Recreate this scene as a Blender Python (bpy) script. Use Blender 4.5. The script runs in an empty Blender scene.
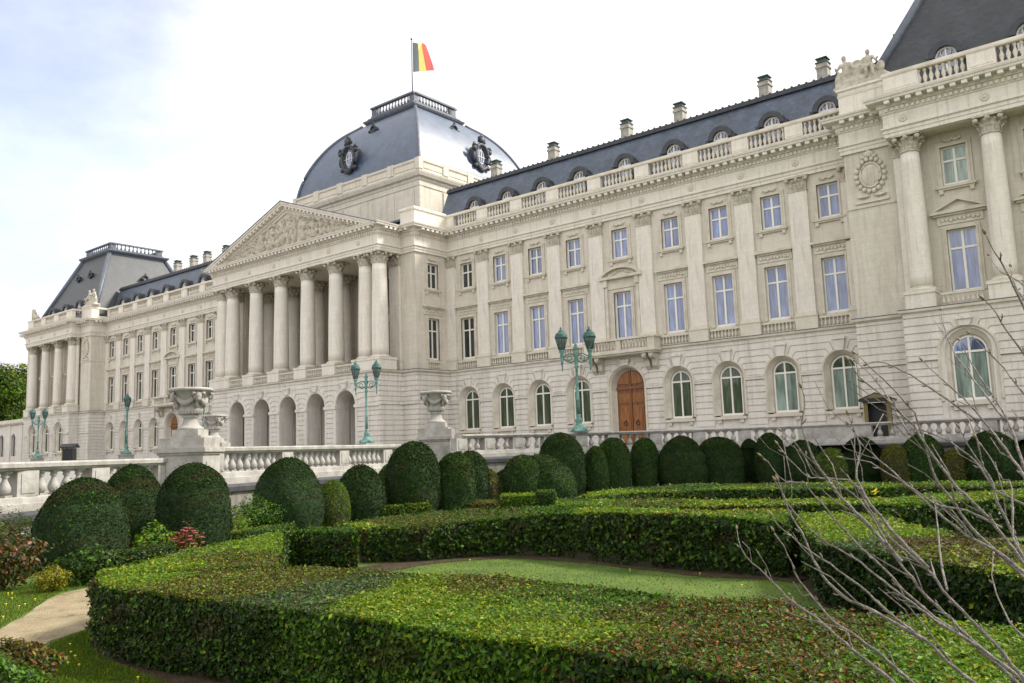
import bpy, math, random
import numpy as np
from mathutils import Vector, Matrix
R = math.radians
random.seed(7); rng = np.random.default_rng(7)
SC = bpy.context.scene
COL = SC.collection
# ------------------------------------------------------------------ camera
F_PX = 850.1
YAW, PITCH, ROLL = 0.680833, 0.126748, -0.034495
CAM = Vector((34.846, -57.165, 0.0))
cy_, sy_ = math.cos(YAW), math.sin(YAW)
f0 = Vector((-sy_, cy_, 0)); r0 = Vector((cy_, sy_, 0)); u0 = Vector((0, 0, 1))
FW = f0*math.cos(PITCH) + u0*math.sin(PITCH)
u1 = -f0*math.sin(PITCH) + u0*math.cos(PITCH)
RT = r0*math.cos(ROLL) + u1*math.sin(ROLL)
UP = -r0*math.sin(ROLL) + u1*math.cos(ROLL)
cd = bpy.data.cameras.new('camera'); cam = bpy.data.objects.new('camera', cd); COL.objects.link(cam)
M = Matrix((RT, UP, -FW)).transposed().to_4x4(); M.translation = CAM
cam.matrix_world = M
cd.sensor_width = 36; cd.lens = F_PX/1024*36; cd.clip_start = 0.05; cd.clip_end = 3000
SC.camera = cam
SC.view_settings.view_transform = 'Standard'; SC.view_settings.look = 'None'
SC.view_settings.gamma = 1; SC.view_settings.use_curve_mapping = False
SC.view_settings.exposure = 1.82
# ------------------------------------------------------------------ world
SUN_EL, SUN_AZ = 42.0, 48.0       # azimuth measured from +X towards +Y: the sun stands behind the palace, to the right
w = bpy.data.worlds.new('World'); SC.world = w; w.use_nodes = True
nt = w.node_tree; nt.nodes.clear()
def N(nt, t, **k):
    n = nt.nodes.new(t)
    for a, b in k.items():
        if a.startswith('i_'): n.inputs[a[2:].replace('_', ' ')].default_value = b
        else: setattr(n, a, b)
    return n
sky = N(nt, 'ShaderNodeTexSky', sky_type='NISHITA', sun_disc=False, sun_elevation=R(SUN_EL), sun_rotation=R(90-SUN_AZ), altitude=50, air_density=1.0, dust_density=1.5, ozone_density=1.2)
bg = N(nt, 'ShaderNodeBackground'); bg.inputs[1].default_value = 0.10
out = N(nt, 'ShaderNodeOutputWorld')
tc = N(nt, 'ShaderNodeTexCoord')
mp = N(nt, 'ShaderNodeMapping'); mp.inputs['Scale'].default_value = (1, 1, 2.0); mp.inputs['Location'].default_value = (3.1, 1.2, 0.4)
n1 = N(nt, 'ShaderNodeTexNoise'); n1.inputs['Scale'].default_value = 2.2; n1.inputs['Detail'].default_value = 7; n1.inputs['Roughness'].default_value = 0.55
nt.links.new(tc.outputs['Generated'], mp.inputs['Vector']); nt.links.new(mp.outputs[0], n1.inputs['Vector'])
# cloud cover opens into blue in two patches low on the left of the scene, and thins out behind the photographer
def dotn(v):
    d_ = N(nt, 'ShaderNodeVectorMath', operation='DOT_PRODUCT'); nt.links.new(tc.outputs['Generated'], d_.inputs[0]); d_.inputs[1].default_value = tuple(Vector(v).normalized()); return d_.outputs['Value']
def mrange(sock, a, b_, c, d, smooth=True):
    r_ = N(nt, 'ShaderNodeMapRange', interpolation_type='SMOOTHSTEP' if smooth else 'LINEAR'); nt.links.new(sock, r_.inputs['Value'])
    for k, v in zip(('From Min', 'From Max', 'To Min', 'To Max'), (a, b_, c, d)): r_.inputs[k].default_value = v
    return r_.outputs[0]
def mth(op, a, b_):
    m_ = N(nt, 'ShaderNodeMath', operation=op)
    for k, v in enumerate((a, b_)):
        if isinstance(v, (int, float)): m_.inputs[k].default_value = v
        else: nt.links.new(v, m_.inputs[k])
    return m_.outputs[0]
def pxdir(x, y): return FW + RT*((x-512)/F_PX) - UP*((y-341.5)/F_PX)
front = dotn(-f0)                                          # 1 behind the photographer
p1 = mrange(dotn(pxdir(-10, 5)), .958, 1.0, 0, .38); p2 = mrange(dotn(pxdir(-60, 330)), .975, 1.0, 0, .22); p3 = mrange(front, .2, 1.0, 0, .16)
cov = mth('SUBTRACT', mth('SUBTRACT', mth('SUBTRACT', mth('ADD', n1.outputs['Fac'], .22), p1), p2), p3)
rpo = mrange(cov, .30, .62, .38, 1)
n2 = N(nt, 'ShaderNodeTexNoise'); n2.inputs['Scale'].default_value = 2.6; n2.inputs['Detail'].default_value = 8; n2.inputs['Roughness'].default_value = .6
nt.links.new(mp.outputs[0], n2.inputs['Vector'])
base = mrange(n2.outputs['Fac'], .32, .66, 2.25, 4.3)
# the cloud towards the sun (ahead, to the right) is brighter; brightness behind the photographer is added to light the facade
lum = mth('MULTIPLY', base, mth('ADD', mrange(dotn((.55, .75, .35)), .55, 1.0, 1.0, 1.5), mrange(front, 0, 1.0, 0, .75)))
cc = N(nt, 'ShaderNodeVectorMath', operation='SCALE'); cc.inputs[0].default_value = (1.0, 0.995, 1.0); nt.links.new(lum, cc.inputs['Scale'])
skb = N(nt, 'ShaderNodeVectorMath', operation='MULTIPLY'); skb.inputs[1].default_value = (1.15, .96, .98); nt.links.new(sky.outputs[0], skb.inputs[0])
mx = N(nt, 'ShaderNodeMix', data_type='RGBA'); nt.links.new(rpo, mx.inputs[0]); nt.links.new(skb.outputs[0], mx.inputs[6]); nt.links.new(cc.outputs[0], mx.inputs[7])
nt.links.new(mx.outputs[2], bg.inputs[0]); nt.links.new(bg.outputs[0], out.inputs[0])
# ------------------------------------------------------------------ sun
sd = bpy.data.lights.new('sun', 'SUN'); sd.energy = 1.7; sd.angle = R(10); sd.color = (1.0, 0.95, 0.86)
so = bpy.data.objects.new('sun', sd); COL.objects.link(so)
sdir = Vector((math.cos(R(SUN_AZ))*math.cos(R(SUN_EL)), math.sin(R(SUN_AZ))*math.cos(R(SUN_EL)), math.sin(R(SUN_EL))))
so.rotation_euler = sdir.to_track_quat('Z', 'Y').to_euler(); so.location = (0, 0, 80)

# ------------------------------------------------------------------ measuring helpers (only used to place real geometry)
def ray(x, y): return FW + RT*((x-512)/F_PX) - UP*((y-341.5)/F_PX)
def onZ(x, y, z):
    d = ray(x, y); t = (z-CAM.z)/d.z; p = CAM + d*t; return (p.x, p.y)
def gp(x, depth):
    d = ray(x, 467.6-x*0.0345); return (CAM.x+d.x*depth, CAM.y+d.y*depth)
def hz(x): return 467.56 - x*0.03451

# ------------------------------------------------------------------ materials
def mat(name, col, rough=0.8, var=None, vscale=1.0, bump=0.0, bscale=8.0, spec=0.5, metal=0.0, build=None):
    m = bpy.data.materials.new(name); m.use_nodes = True; t = m.node_tree
    b = t.nodes['Principled BSDF']; b.inputs['Roughness'].default_value = rough; b.inputs['Metallic'].default_value = metal
    b.inputs['Specular IOR Level'].default_value = spec
    b.inputs['Base Color'].default_value = (*col, 1)
    c = N(t, 'ShaderNodeTexCoord')
    if var:
        n = N(t, 'ShaderNodeTexNoise'); n.inputs['Scale'].default_value = vscale; n.inputs['Detail'].default_value = 6; n.inputs['Roughness'].default_value = 0.62
        t.links.new(c.outputs['Object'], n.inputs['Vector'])
        r = N(t, 'ShaderNodeMapRange'); r.inputs['From Min'].default_value = 0.35; r.inputs['From Max'].default_value = 0.65
        t.links.new(n.outputs['Fac'], r.inputs['Value'])
        x = N(t, 'ShaderNodeMix', data_type='RGBA'); x.inputs[6].default_value = (*col, 1); x.inputs[7].default_value = (*var, 1)
        t.links.new(r.outputs[0], x.inputs[0]); t.links.new(x.outputs[2], b.inputs['Base Color'])
    if bump:
        n = N(t, 'ShaderNodeTexNoise'); n.inputs['Scale'].default_value = bscale; n.inputs['Detail'].default_value = 5
        t.links.new(c.outputs['Object'], n.inputs['Vector'])
        bp = N(t, 'ShaderNodeBump'); bp.inputs['Strength'].default_value = bump; bp.inputs['Distance'].default_value = 0.05
        t.links.new(n.outputs['Fac'], bp.inputs['Height']); t.links.new(bp.outputs[0], b.inputs['Normal'])
    if build: build(t, b, c)
    return m
def stone_mat(name, c1, c2, cs, stain, bw=1.05, bh=0.42, joint=0.25):
    """dressed stone: courses of blocks with thin joints, each block its own tone, weather streaks"""
    def bld(t, b, c):
        sp = N(t, 'ShaderNodeSeparateXYZ'); t.links.new(c.outputs['Object'], sp.inputs[0])
        ad = N(t, 'ShaderNodeMath', operation='ADD'); t.links.new(sp.outputs[0], ad.inputs[0]); t.links.new(sp.outputs[1], ad.inputs[1])
        cb = N(t, 'ShaderNodeCombineXYZ'); t.links.new(ad.outputs[0], cb.inputs[0]); t.links.new(sp.outputs[2], cb.inputs[1])
        br = N(t, 'ShaderNodeTexBrick'); br.inputs['Scale'].default_value = 1; br.inputs['Brick Width'].default_value = bw; br.inputs['Row Height'].default_value = bh
        br.inputs['Mortar Size'].default_value = 0.012; br.inputs['Mortar Smooth'].default_value = 0.3; br.inputs['Bias'].default_value = 0
        br.inputs['Color1'].default_value = (*c1, 1); br.inputs['Color2'].default_value = (*c2, 1); br.inputs['Mortar'].default_value = (*[v*(1-joint) for v in c1], 1)
        t.links.new(cb.outputs[0], br.inputs['Vector'])
        n = N(t, 'ShaderNodeTexNoise'); n.inputs['Scale'].default_value = 1.1; n.inputs['Detail'].default_value = 9; n.inputs['Roughness'].default_value = 0.68
        mpg = N(t, 'ShaderNodeMapping'); mpg.inputs['Scale'].default_value = (1, 1, 0.22)
        t.links.new(c.outputs['Object'], mpg.inputs['Vector']); t.links.new(mpg.outputs[0], n.inputs['Vector'])
        r = N(t, 'ShaderNodeMapRange'); r.inputs['From Min'].default_value = 0.50; r.inputs['From Max'].default_value = 0.78; r.inputs['To Max'].default_value = stain
        t.links.new(n.outputs['Fac'], r.inputs['Value'])
        x = N(t, 'ShaderNodeMix', data_type='RGBA'); x.inputs[7].default_value = (*cs, 1)
        ns = N(t, 'ShaderNodeTexNoise'); ns.inputs['Scale'].default_value = 2.6; ns.inputs['Detail'].default_value = 7; ns.inputs['Roughness'].default_value = .6
        ms_ = N(t, 'ShaderNodeMapping'); ms_.inputs['Scale'].default_value = (1.6, 1.6, .10); t.links.new(c.outputs['Object'], ms_.inputs['Vector']); t.links.new(ms_.outputs[0], ns.inputs['Vector'])
        rs_ = N(t, 'ShaderNodeMapRange'); rs_.inputs['From Min'].default_value = .53; rs_.inputs['From Max'].default_value = .72; rs_.inputs['To Max'].default_value = stain; t.links.new(ns.outputs['Fac'], rs_.inputs['Value'])
        mxr = N(t, 'ShaderNodeMath', operation='MAXIMUM'); t.links.new(r.outputs[0], mxr.inputs[0]); t.links.new(rs_.outputs[0], mxr.inputs[1])
        t.links.new(mxr.outputs[0], x.inputs[0]); t.links.new(br.outputs['Color'], x.inputs[6])
        n3 = N(t, 'ShaderNodeTexNoise'); n3.inputs['Scale'].default_value = 7; n3.inputs['Detail'].default_value = 6; t.links.new(c.outputs['Object'], n3.inputs['Vector'])
        r3 = N(t, 'ShaderNodeMapRange'); r3.inputs['To Min'].default_value = 0.88; r3.inputs['To Max'].default_value = 1.12; t.links.new(n3.outputs['Fac'], r3.inputs['Value'])
        sc = N(t, 'ShaderNodeVectorMath', operation='SCALE'); t.links.new(x.outputs[2], sc.inputs[0]); t.links.new(r3.outputs[0], sc.inputs['Scale'])
        t.links.new(sc.outputs[0], b.inputs['Base Color'])
        bp = N(t, 'ShaderNodeBump'); bp.inputs['Strength'].default_value = 0.35; bp.inputs['Distance'].default_value = 0.02
        t.links.new(n3.outputs['Fac'], bp.inputs['Height']); t.links.new(bp.outputs[0], b.inputs['Normal'])
    return mat(name, c1, 0.9, build=bld, spec=0.2)
STONE = stone_mat('ashlar_stone', (0.62, 0.57, 0.485), (0.58, 0.53, 0.445), (0.32, 0.28, 0.22), 0.55, joint=.17)
CLEAN = stone_mat('clean_ashlar_stone', (0.70, 0.65, 0.57), (0.67, 0.62, 0.54), (0.34, 0.29, 0.23), 0.5, joint=.12)
STONE2 = stone_mat('rusticated_stone', (0.67, 0.625, 0.56), (0.63, 0.585, 0.52), (0.31, 0.27, 0.225), 0.55, bw=1.3, bh=0.45, joint=0.05)
TRIM = mat('moulded_stone', (0.64, 0.59, 0.495), 0.9, (0.50, 0.45, 0.365), 1.3, 0.25, 6, 0.2)
CARVE = mat('carved_stone', (0.56, 0.51, 0.425), 0.9, (0.36, 0.32, 0.25), 3.0, 0.5, 9, 0.2)
BALU = mat('garden_stone', (0.40, 0.385, 0.355), 0.9, (0.26, 0.24, 0.215), 2.2, 0.4, 9, 0.2)
WEATH = mat('weathered_stone', (0.26, 0.245, 0.215), 0.9, (0.14, 0.125, 0.11), 2.5, 0.4, 9, 0.2)
DARKST = mat('dark_blue_stone', (0.06, 0.06, 0.065), 0.7, (0.035, 0.035, 0.04), 2, 0.2, 9)
LEAD = mat('lead_flashing', (0.11, 0.125, 0.155), 0.5, (0.07, 0.08, 0.10), 2.5, 0.2, 6)
DLEAD = mat('dark_lead', (0.022, 0.024, 0.029), 0.55, (0.045, 0.05, 0.06), 2.5, 0.2, 6)
def slate_b(t, b, c, c1=(0.050, 0.075, 0.125), c2=(0.066, 0.096, 0.155), c3=(0.025, 0.03, 0.042)):
    sp = N(t, 'ShaderNodeSeparateXYZ'); t.links.new(c.outputs['Object'], sp.inputs[0])
    ad = N(t, 'ShaderNodeMath', operation='ADD'); t.links.new(sp.outputs[0], ad.inputs[0]); t.links.new(sp.outputs[1], ad.inputs[1])
    cb = N(t, 'ShaderNodeCombineXYZ'); t.links.new(ad.outputs[0], cb.inputs[0]); t.links.new(sp.outputs[2], cb.inputs[1])
    br = N(t, 'ShaderNodeTexBrick'); br.inputs['Scale'].default_value = 1; br.inputs['Brick Width'].default_value = 0.32; br.inputs['Row Height'].default_value = 0.20
    br.inputs['Mortar Size'].default_value = 0.008
    br.inputs['Color1'].default_value = (*c1, 1); br.inputs['Color2'].default_value = (*c2, 1); br.inputs['Mortar'].default_value = (*c3, 1)
    t.links.new(cb.outputs[0], br.inputs['Vector'])
    n = N(t, 'ShaderNodeTexNoise'); n.inputs['Scale'].default_value = 0.8; n.inputs['Detail'].default_value = 8; n.inputs['Roughness'].default_value = 0.7; t.links.new(c.outputs['Object'], n.inputs['Vector'])
    r3 = N(t, 'ShaderNodeMapRange'); r3.inputs['From Min'].default_value = 0.3; r3.inputs['From Max'].default_value = 0.7; r3.inputs['To Min'].default_value = 0.65; r3.inputs['To Max'].default_value = 1.4; t.links.new(n.outputs['Fac'], r3.inputs['Value'])
    sc = N(t, 'ShaderNodeVectorMath', operation='SCALE'); t.links.new(br.outputs['Color'], sc.inputs[0]); t.links.new(r3.outputs[0], sc.inputs['Scale'])
    t.links.new(sc.outputs[0], b.inputs['Base Color'])
    rr = N(t, 'ShaderNodeMapRange'); rr.inputs['To Min'].default_value = 0.34; rr.inputs['To Max'].default_value = 0.5; t.links.new(n.outputs['Fac'], rr.inputs['Value']); t.links.new(rr.outputs[0], b.inputs['Roughness'])
    bp = N(t, 'ShaderNodeBump'); bp.inputs['Strength'].default_value = 0.4; bp.inputs['Distance'].default_value = 0.015
    t.links.new(br.outputs['Fac'], bp.inputs['Height']); bp.invert = True; t.links.new(bp.outputs[0], b.inputs['Normal'])
SLATE = mat('blue_slate', (0.06, 0.07, 0.1), 0.4, build=slate_b, spec=1.0)
SLATE_W = mat('grey_slate', (0.05, 0.06, 0.08), 0.4, build=lambda t, b, c: slate_b(t, b, c, (.060, .078, .108), (.082, .104, .140), (.024, .03, .04)), spec=0.5)
SLATE_P = mat('weathered_grey_slate', (0.05, 0.06, 0.08), 0.45, build=lambda t, b, c: slate_b(t, b, c, (.028, .031, .036), (.042, .045, .050), (.014, .016, .019)), spec=0.45)
WHITE = mat('white_painted_wood', (0.74, 0.71, 0.64), 0.5)
def glass_m(name, col, ior, fold=.35):
    """glass with curtains hanging close behind: folds, and each pane a little different"""
    def bld(t, b, c):
        oi = N(t, 'ShaderNodeObjectInfo'); sp = N(t, 'ShaderNodeSeparateXYZ'); t.links.new(c.outputs['Object'], sp.inputs[0])
        mu = N(t, 'ShaderNodeMath', operation='MULTIPLY_ADD'); mu.inputs[1].default_value = 40; t.links.new(oi.outputs['Random'], mu.inputs[0]); t.links.new(sp.outputs[0], mu.inputs[2])
        cb = N(t, 'ShaderNodeCombineXYZ'); t.links.new(mu.outputs[0], cb.inputs[0]); zz = N(t, 'ShaderNodeMath', operation='MULTIPLY'); zz.inputs[1].default_value = .12; t.links.new(sp.outputs[2], zz.inputs[0]); t.links.new(zz.outputs[0], cb.inputs[1])
        n = N(t, 'ShaderNodeTexNoise'); n.inputs['Scale'].default_value = 5.5; n.inputs['Detail'].default_value = 3; t.links.new(cb.outputs[0], n.inputs['Vector'])
        n4 = N(t, 'ShaderNodeTexNoise'); n4.inputs['Scale'].default_value = .8; n4.inputs['Detail'].default_value = 2; t.links.new(cb.outputs[0], n4.inputs['Vector'])
        r = N(t, 'ShaderNodeMapRange'); r.inputs['From Min'].default_value = .35; r.inputs['From Max'].default_value = .65; r.inputs['To Min'].default_value = 1-fold; r.inputs['To Max'].default_value = 1+fold*.6; t.links.new(n.outputs['Fac'], r.inputs['Value'])
        r4 = N(t, 'ShaderNodeMapRange'); r4.inputs['From Min'].default_value = .35; r4.inputs['From Max'].default_value = .65; r4.inputs['To Min'].default_value = .6; r4.inputs['To Max'].default_value = 1.25; t.links.new(n4.outputs['Fac'], r4.inputs['Value'])
        m1 = N(t, 'ShaderNodeMath', operation='MULTIPLY'); t.links.new(r.outputs[0], m1.inputs[0]); t.links.new(r4.outputs[0], m1.inputs[1])
        sc = N(t, 'ShaderNodeVectorMath', operation='SCALE'); sc.inputs[0].default_value = col; t.links.new(m1.outputs[0], sc.inputs['Scale']); t.links.new(sc.outputs[0], b.inputs['Base Color'])
        n3 = N(t, 'ShaderNodeTexNoise'); n3.inputs['Scale'].default_value = 1.1; n3.inputs['Detail'].default_value = 1; t.links.new(cb.outputs[0], n3.inputs['Vector'])
        bp = N(t, 'ShaderNodeBump'); bp.inputs['Strength'].default_value = .25; bp.inputs['Distance'].default_value = .05; t.links.new(n3.outputs['Fac'], bp.inputs['Height']); t.links.new(bp.outputs[0], b.inputs['Normal'])
        b.inputs['IOR'].default_value = ior
    return mat(name, col, 0.03, build=bld)
GLASS_UP = glass_m('curtained_glass_with_sky_tint', (0.16, 0.20, 0.36), 1.9)  # blue base colour stands in for the mirrored sky, over the curtain tone
GLASS_DK = glass_m('dark_window_glass', (0.05, 0.052, 0.05), 1.6)
GLASS_GD = glass_m('ground_floor_glass', (0.075, 0.095, 0.06), 1.5)
GLASS_BL = glass_m('glass_over_green_blinds', (0.24, 0.30, 0.26), 1.6)
def wood_b(t, b, c):
    mpp = N(t, 'ShaderNodeMapping'); mpp.inputs['Scale'].default_value = (9, 9, 0.8); t.links.new(c.outputs['Object'], mpp.inputs['Vector'])
    n = N(t, 'ShaderNodeTexNoise'); n.inputs['Scale'].default_value = 1.5; n.inputs['Detail'].default_value = 6; t.links.new(mpp.outputs[0], n.inputs['Vector'])
    r = N(t, 'ShaderNodeValToRGB'); r.color_ramp.elements[0].position = 0.3; r.color_ramp.elements[0].color = (0.12, 0.036, 0.007, 1); r.color_ramp.elements[1].position = 0.7; r.color_ramp.elements[1].color = (0.36, 0.135, 0.025, 1)
    t.links.new(n.outputs['Fac'], r.inputs[0]); t.links.new(r.outputs[0], b.inputs['Base Color'])
WOOD = mat('varnished_oak', (0.3, 0.1, 0.02), 0.4, build=wood_b)
WOOD_DK = mat('dark_varnished_oak', (0.14, 0.048, 0.014), 0.45, (0.20, 0.07, 0.018), 4)
IRON = mat('black_iron', (0.015, 0.015, 0.017), 0.5)
VERD = mat('verdigris_copper', (0.17, 0.32, 0.275), 0.8, (0.06, 0.13, 0.115), 5, 0.5, 20)
VERD_D = mat('tarnished_copper', (0.05, 0.16, 0.14), 0.7, (0.02, 0.035, 0.03), 6, 0.4, 20)
VERD_C = mat('dark_copper_cap', (0.09, 0.13, 0.11), 0.7, (0.02, 0.03, 0.028), 6, 0.4, 20)
LGLASS = mat('smoky_lantern_glass', (0.16, 0.19, 0.175), 0.2, (0.04, 0.05, 0.05), 4)
BRICKY = mat('chimney_stone', (0.42, 0.39, 0.33), 0.9, (0.26, 0.24, 0.2), 2.5, 0.3, 6)
GOLD = mat('gilded_wood', (0.17, 0.125, 0.035), 0.5, (0.11, 0.08, 0.02), 5)
NAVY = mat('black_painted_wood', (0.012, 0.014, 0.018), 0.35)
BARK = mat('pale_grey_bark', (0.34, 0.295, 0.27), 0.85, (0.15, 0.125, 0.11), 40, 0.8, 120)
BROWNBARK = mat('brown_bark', (0.09, 0.065, 0.045), 0.9, (0.05, 0.04, 0.03), 4, 0.5, 12)

def leaf_mat(name, trans=0.35, rough=0.5):
    m = bpy.data.materials.new(name); m.use_nodes = True; t = m.node_tree; b = t.nodes['Principled BSDF']
    a = N(t, 'ShaderNodeAttribute', attribute_name='tint'); t.links.new(a.outputs['Color'], b.inputs['Base Color'])
    b.inputs['Roughness'].default_value = rough; b.inputs['Specular IOR Level'].default_value = 0.25
    tr = N(t, 'ShaderNodeBsdfTranslucent'); t.links.new(a.outputs['Color'], tr.inputs['Color'])
    ms = N(t, 'ShaderNodeMixShader'); ms.inputs[0].default_value = trans
    o = t.nodes['Material Output']; t.links.new(b.outputs[0], ms.inputs[1]); t.links.new(tr.outputs[0], ms.inputs[2]); t.links.new(ms.outputs[0], o.inputs[0])
    return m
LEAF = leaf_mat('leaves'); NEEDLE = leaf_mat('yew_needles', 0.12, 0.85)
CORE = mat('hedge_twigs', (0.022, 0.026, 0.012), 0.95, (0.035, 0.024, 0.012), 6, 0.6, 14)
YCORE = mat('yew_inner_foliage', (0.012, 0.042, 0.005), 0.95, (0.008, 0.022, 0.004), 14, 0.8, 30)
# ------------------------------------------------------------------ mesh builder
class MB:
    def __init__(s): s.v = []; s.f = []; s.sm = []
    def add(s, vs, fs, smooth=False):
        o = len(s.v); s.v += [tuple(p) for p in vs]; s.f += [tuple(i+o for i in f) for f in fs]; s.sm += [smooth]*len(fs)
    def hexa(s, p):
        s.add(p, [(0,1,2,3),(7,6,5,4),(0,4,5,1),(1,5,6,2),(2,6,7,3),(3,7,4,0)])
    def box(s, x0, x1, y0, y1, z0, z1, T=None):
        p = [(x0,y0,z0),(x1,y0,z0),(x1,y1,z0),(x0,y1,z0),(x0,y0,z1),(x1,y0,z1),(x1,y1,z1),(x0,y1,z1)]
        s.hexa([T(*q) for q in p] if T else p)
    def prism(s, poly, d0, d1, T, back=False):
        """poly of (u,z) extruded from depth d0 to d1 in frame T(u,d,z)"""
        n = len(poly)
        a = [T(u, d1, z) for u, z in poly]; b = [T(u, d0, z) for u, z in poly]
        fs = [tuple(range(n))] + [(i, i+n, (i+1) % n+n, (i+1) % n) for i in range(n)]
        if back: fs.append(tuple(range(2*n-1, n-1, -1)))
        s.add(a+b, fs)
    def lathe(s, prof, c=(0,0,0), n=16, a0=0, smooth=True, sx=1, sy=1, caps=True):
        vs = []; fs = []
        for r, z in prof:
            for i in range(n):
                t = a0 + 2*math.pi*i/n; vs.append((c[0]+r*sx*math.cos(t), c[1]+r*sy*math.sin(t), c[2]+z))
        for j in range(len(prof)-1):
            for i in range(n):
                k = (i+1) % n; fs.append((j*n+i, j*n+k, (j+1)*n+k, (j+1)*n+i))
        if caps:
            fs.append(tuple(range(n-1, -1, -1))); fs.append(tuple((len(prof)-1)*n+i for i in range(n)))
        s.add(vs, fs, smooth)
    def tube(s, pts, rad, n=6, smooth=True):
        pts = [Vector(p) for p in pts]; vs = []; fs = []
        if not hasattr(rad, '__len__'): rad = [rad]*len(pts)
        for i, p in enumerate(pts):
            d = (pts[min(i+1, len(pts)-1)]-pts[max(i-1, 0)]).normalized()
            a = d.cross(Vector((0.13, 0.21, 1)) if abs(d.z) < 0.9 else Vector((1, 0.1, 0))).normalized(); b = d.cross(a)
            for k in range(n):
                t = 2*math.pi*k/n; vs.append(p+(a*math.cos(t)+b*math.sin(t))*rad[i])
        for j in range(len(pts)-1):
            for k in range(n): fs.append((j*n+k, j*n+(k+1) % n, (j+1)*n+(k+1) % n, (j+1)*n+k))
        fs.append(tuple(range(n-1, -1, -1))); fs.append(tuple((len(pts)-1)*n+k for k in range(n)))
        s.add(vs, fs, smooth)
    def ball(s, c, r, n=10, m=6, rot=None):
        """ellipsoid with radii r"""
        vs = []; fs = []
        for j in range(m+1):
            ph = math.pi*j/m
            for i in range(n):
                t = 2*math.pi*i/n; p = Vector((r[0]*math.sin(ph)*math.cos(t), r[1]*math.sin(ph)*math.sin(t), r[2]*math.cos(ph)))
                if rot: p = rot @ p
                vs.append(p+Vector(c))
        for j in range(m):
            for i in range(n): k = (i+1) % n; fs.append((j*n+i, (j+1)*n+i, (j+1)*n+k, j*n+k))
        s.add(vs, fs, True)
    def build(s, name, m, parent=None, loc=(0,0,0), rz=0):
        """vertices are relative to loc; loc is relative to the parent"""
        me = bpy.data.meshes.new(name); me.from_pydata(s.v, [], s.f)
        me.polygons.foreach_set('use_smooth', s.sm)
        me.materials.append(m); me.update()
        o = bpy.data.objects.new(name, me); COL.objects.link(o); o.location = loc; o.rotation_euler = (0, 0, rz)
        if parent: o.parent = parent
        return o
def tag(o, label=None, cat=None, group=None, kind=None):
    if label: o['label'] = label
    if cat: o['category'] = cat
    if group: o['group'] = group
    if kind: o['kind'] = kind
    return o
def empty(name, loc, rz=0):
    o = bpy.data.objects.new(name, None); COL.objects.link(o); o.location = loc; o.rotation_euler = (0, 0, rz); o.empty_display_size = 0.3; return o
def copy_tree(o, parent=None, loc=None, rz=None):
    c = o.copy(); COL.objects.link(c); c.parent = parent
    if loc is not None: c.location = loc
    if rz is not None: c.rotation_euler = (0, 0, rz)
    for ch in KIDS.get(o.name, []) or [x for x in o.children]: copy_tree(ch, c)
    return c
KIDS = {}
def place(proto, parent, spots):
    """first spot moves the prototype itself, the others are copies; spots = (x, y, z, rz)"""
    res = []
    for i, (x, y, z, rz) in enumerate(spots):
        if i == 0:
            proto.parent = parent; proto.location = (x, y, z); proto.rotation_euler = (0, 0, rz); res.append(proto)
        else: res.append(copy_tree(proto, parent, (x, y, z), rz))
    return res
def Fr(Y0): return lambda u, d, z: (u, Y0-d, z)          # wall facing the garden
def Sd(X0, sg=1): return lambda u, d, z: (X0+sg*d, u, z)     # wall facing +X (sg=1) or -X (sg=-1)
T0 = Fr(0)
def frustum(mb, a, za, b, zb):
    """a, b = (x0,x1,y0,y1)"""
    mb.hexa([(a[0],a[2],za),(a[1],a[2],za),(a[1],a[3],za),(a[0],a[3],za),(b[0],b[2],zb),(b[1],b[2],zb),(b[1],b[3],zb),(b[0],b[3],zb)])

# ================================================================== THE PALACE
CX = -33.858; GZ = -0.30
PAL = empty('palace', (CX, 0, GZ))
tag(PAL, 'long pale stone neoclassical palace with columned portico, blue slate roofs and square dome', 'palace')
OFF = (-CX, 0, -GZ)                                  # one-off parts are written in world coordinates
def pp(x, y, z=0, rz=0): return (x-CX, y, z-GZ, rz)
def part(name, mb, m, parent=PAL): return mb.build(name, m, parent, OFF if parent is PAL else (0,0,0))
BAYS = [-16.508, -12.508, -8.508, -4.508, 0, 4.508, 8.508, 12.508, 16.508]
HB = [(2.49, 2.0), (2, 2), (2, 2), (2, 2.254), (2.254, 2.254), (2.254, 2), (2, 2), (2, 2), (2, 1.892)]
ZS = 4.62; ZL = [4.3-0.45*i for i in range(11)][::-1]; ZU = [4.62, 5.05, 5.5, 5.95, 6.4, 6.88]
G = 0.042
def arcpts(cx, r, zs, a0, a1, n, sg=1): return [(cx+sg*r*math.cos(R(a0+(a1-a0)*i/n)), zs+r*math.sin(R(a0+(a1-a0)*i/n))) for i in range(n+1)]
def arch_sheet(mb, T, x0, x1, z0, z1, cx, r, zs, zb, d):
    q = lambda a, b, c, e: mb.add([T(a, d, b), T(c, d, b), T(c, d, e), T(a, d, e)], [(0,1,2,3)])
    q(x0, z0, cx-r, z1); q(cx+r, z0, x1, z1)
    if zb > z0: q(cx-r, z0, cx+r, zb)
    P = arcpts(cx, r, zs, 180, 0, 20)
    for (xa, za), (xb, zc) in zip(P, P[1:]): mb.add([T(xa, d, za), T(xb, d, zc), T(xb, d, z1), T(xa, d, z1)], [(0,1,2,3)])
def courses(mb, T, x0, x1, zz, d0, d1):
    for a, b in zip(zz, zz[1:]): mb.box(x0, x1, d0, d1, a+G, b-G, T)
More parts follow.
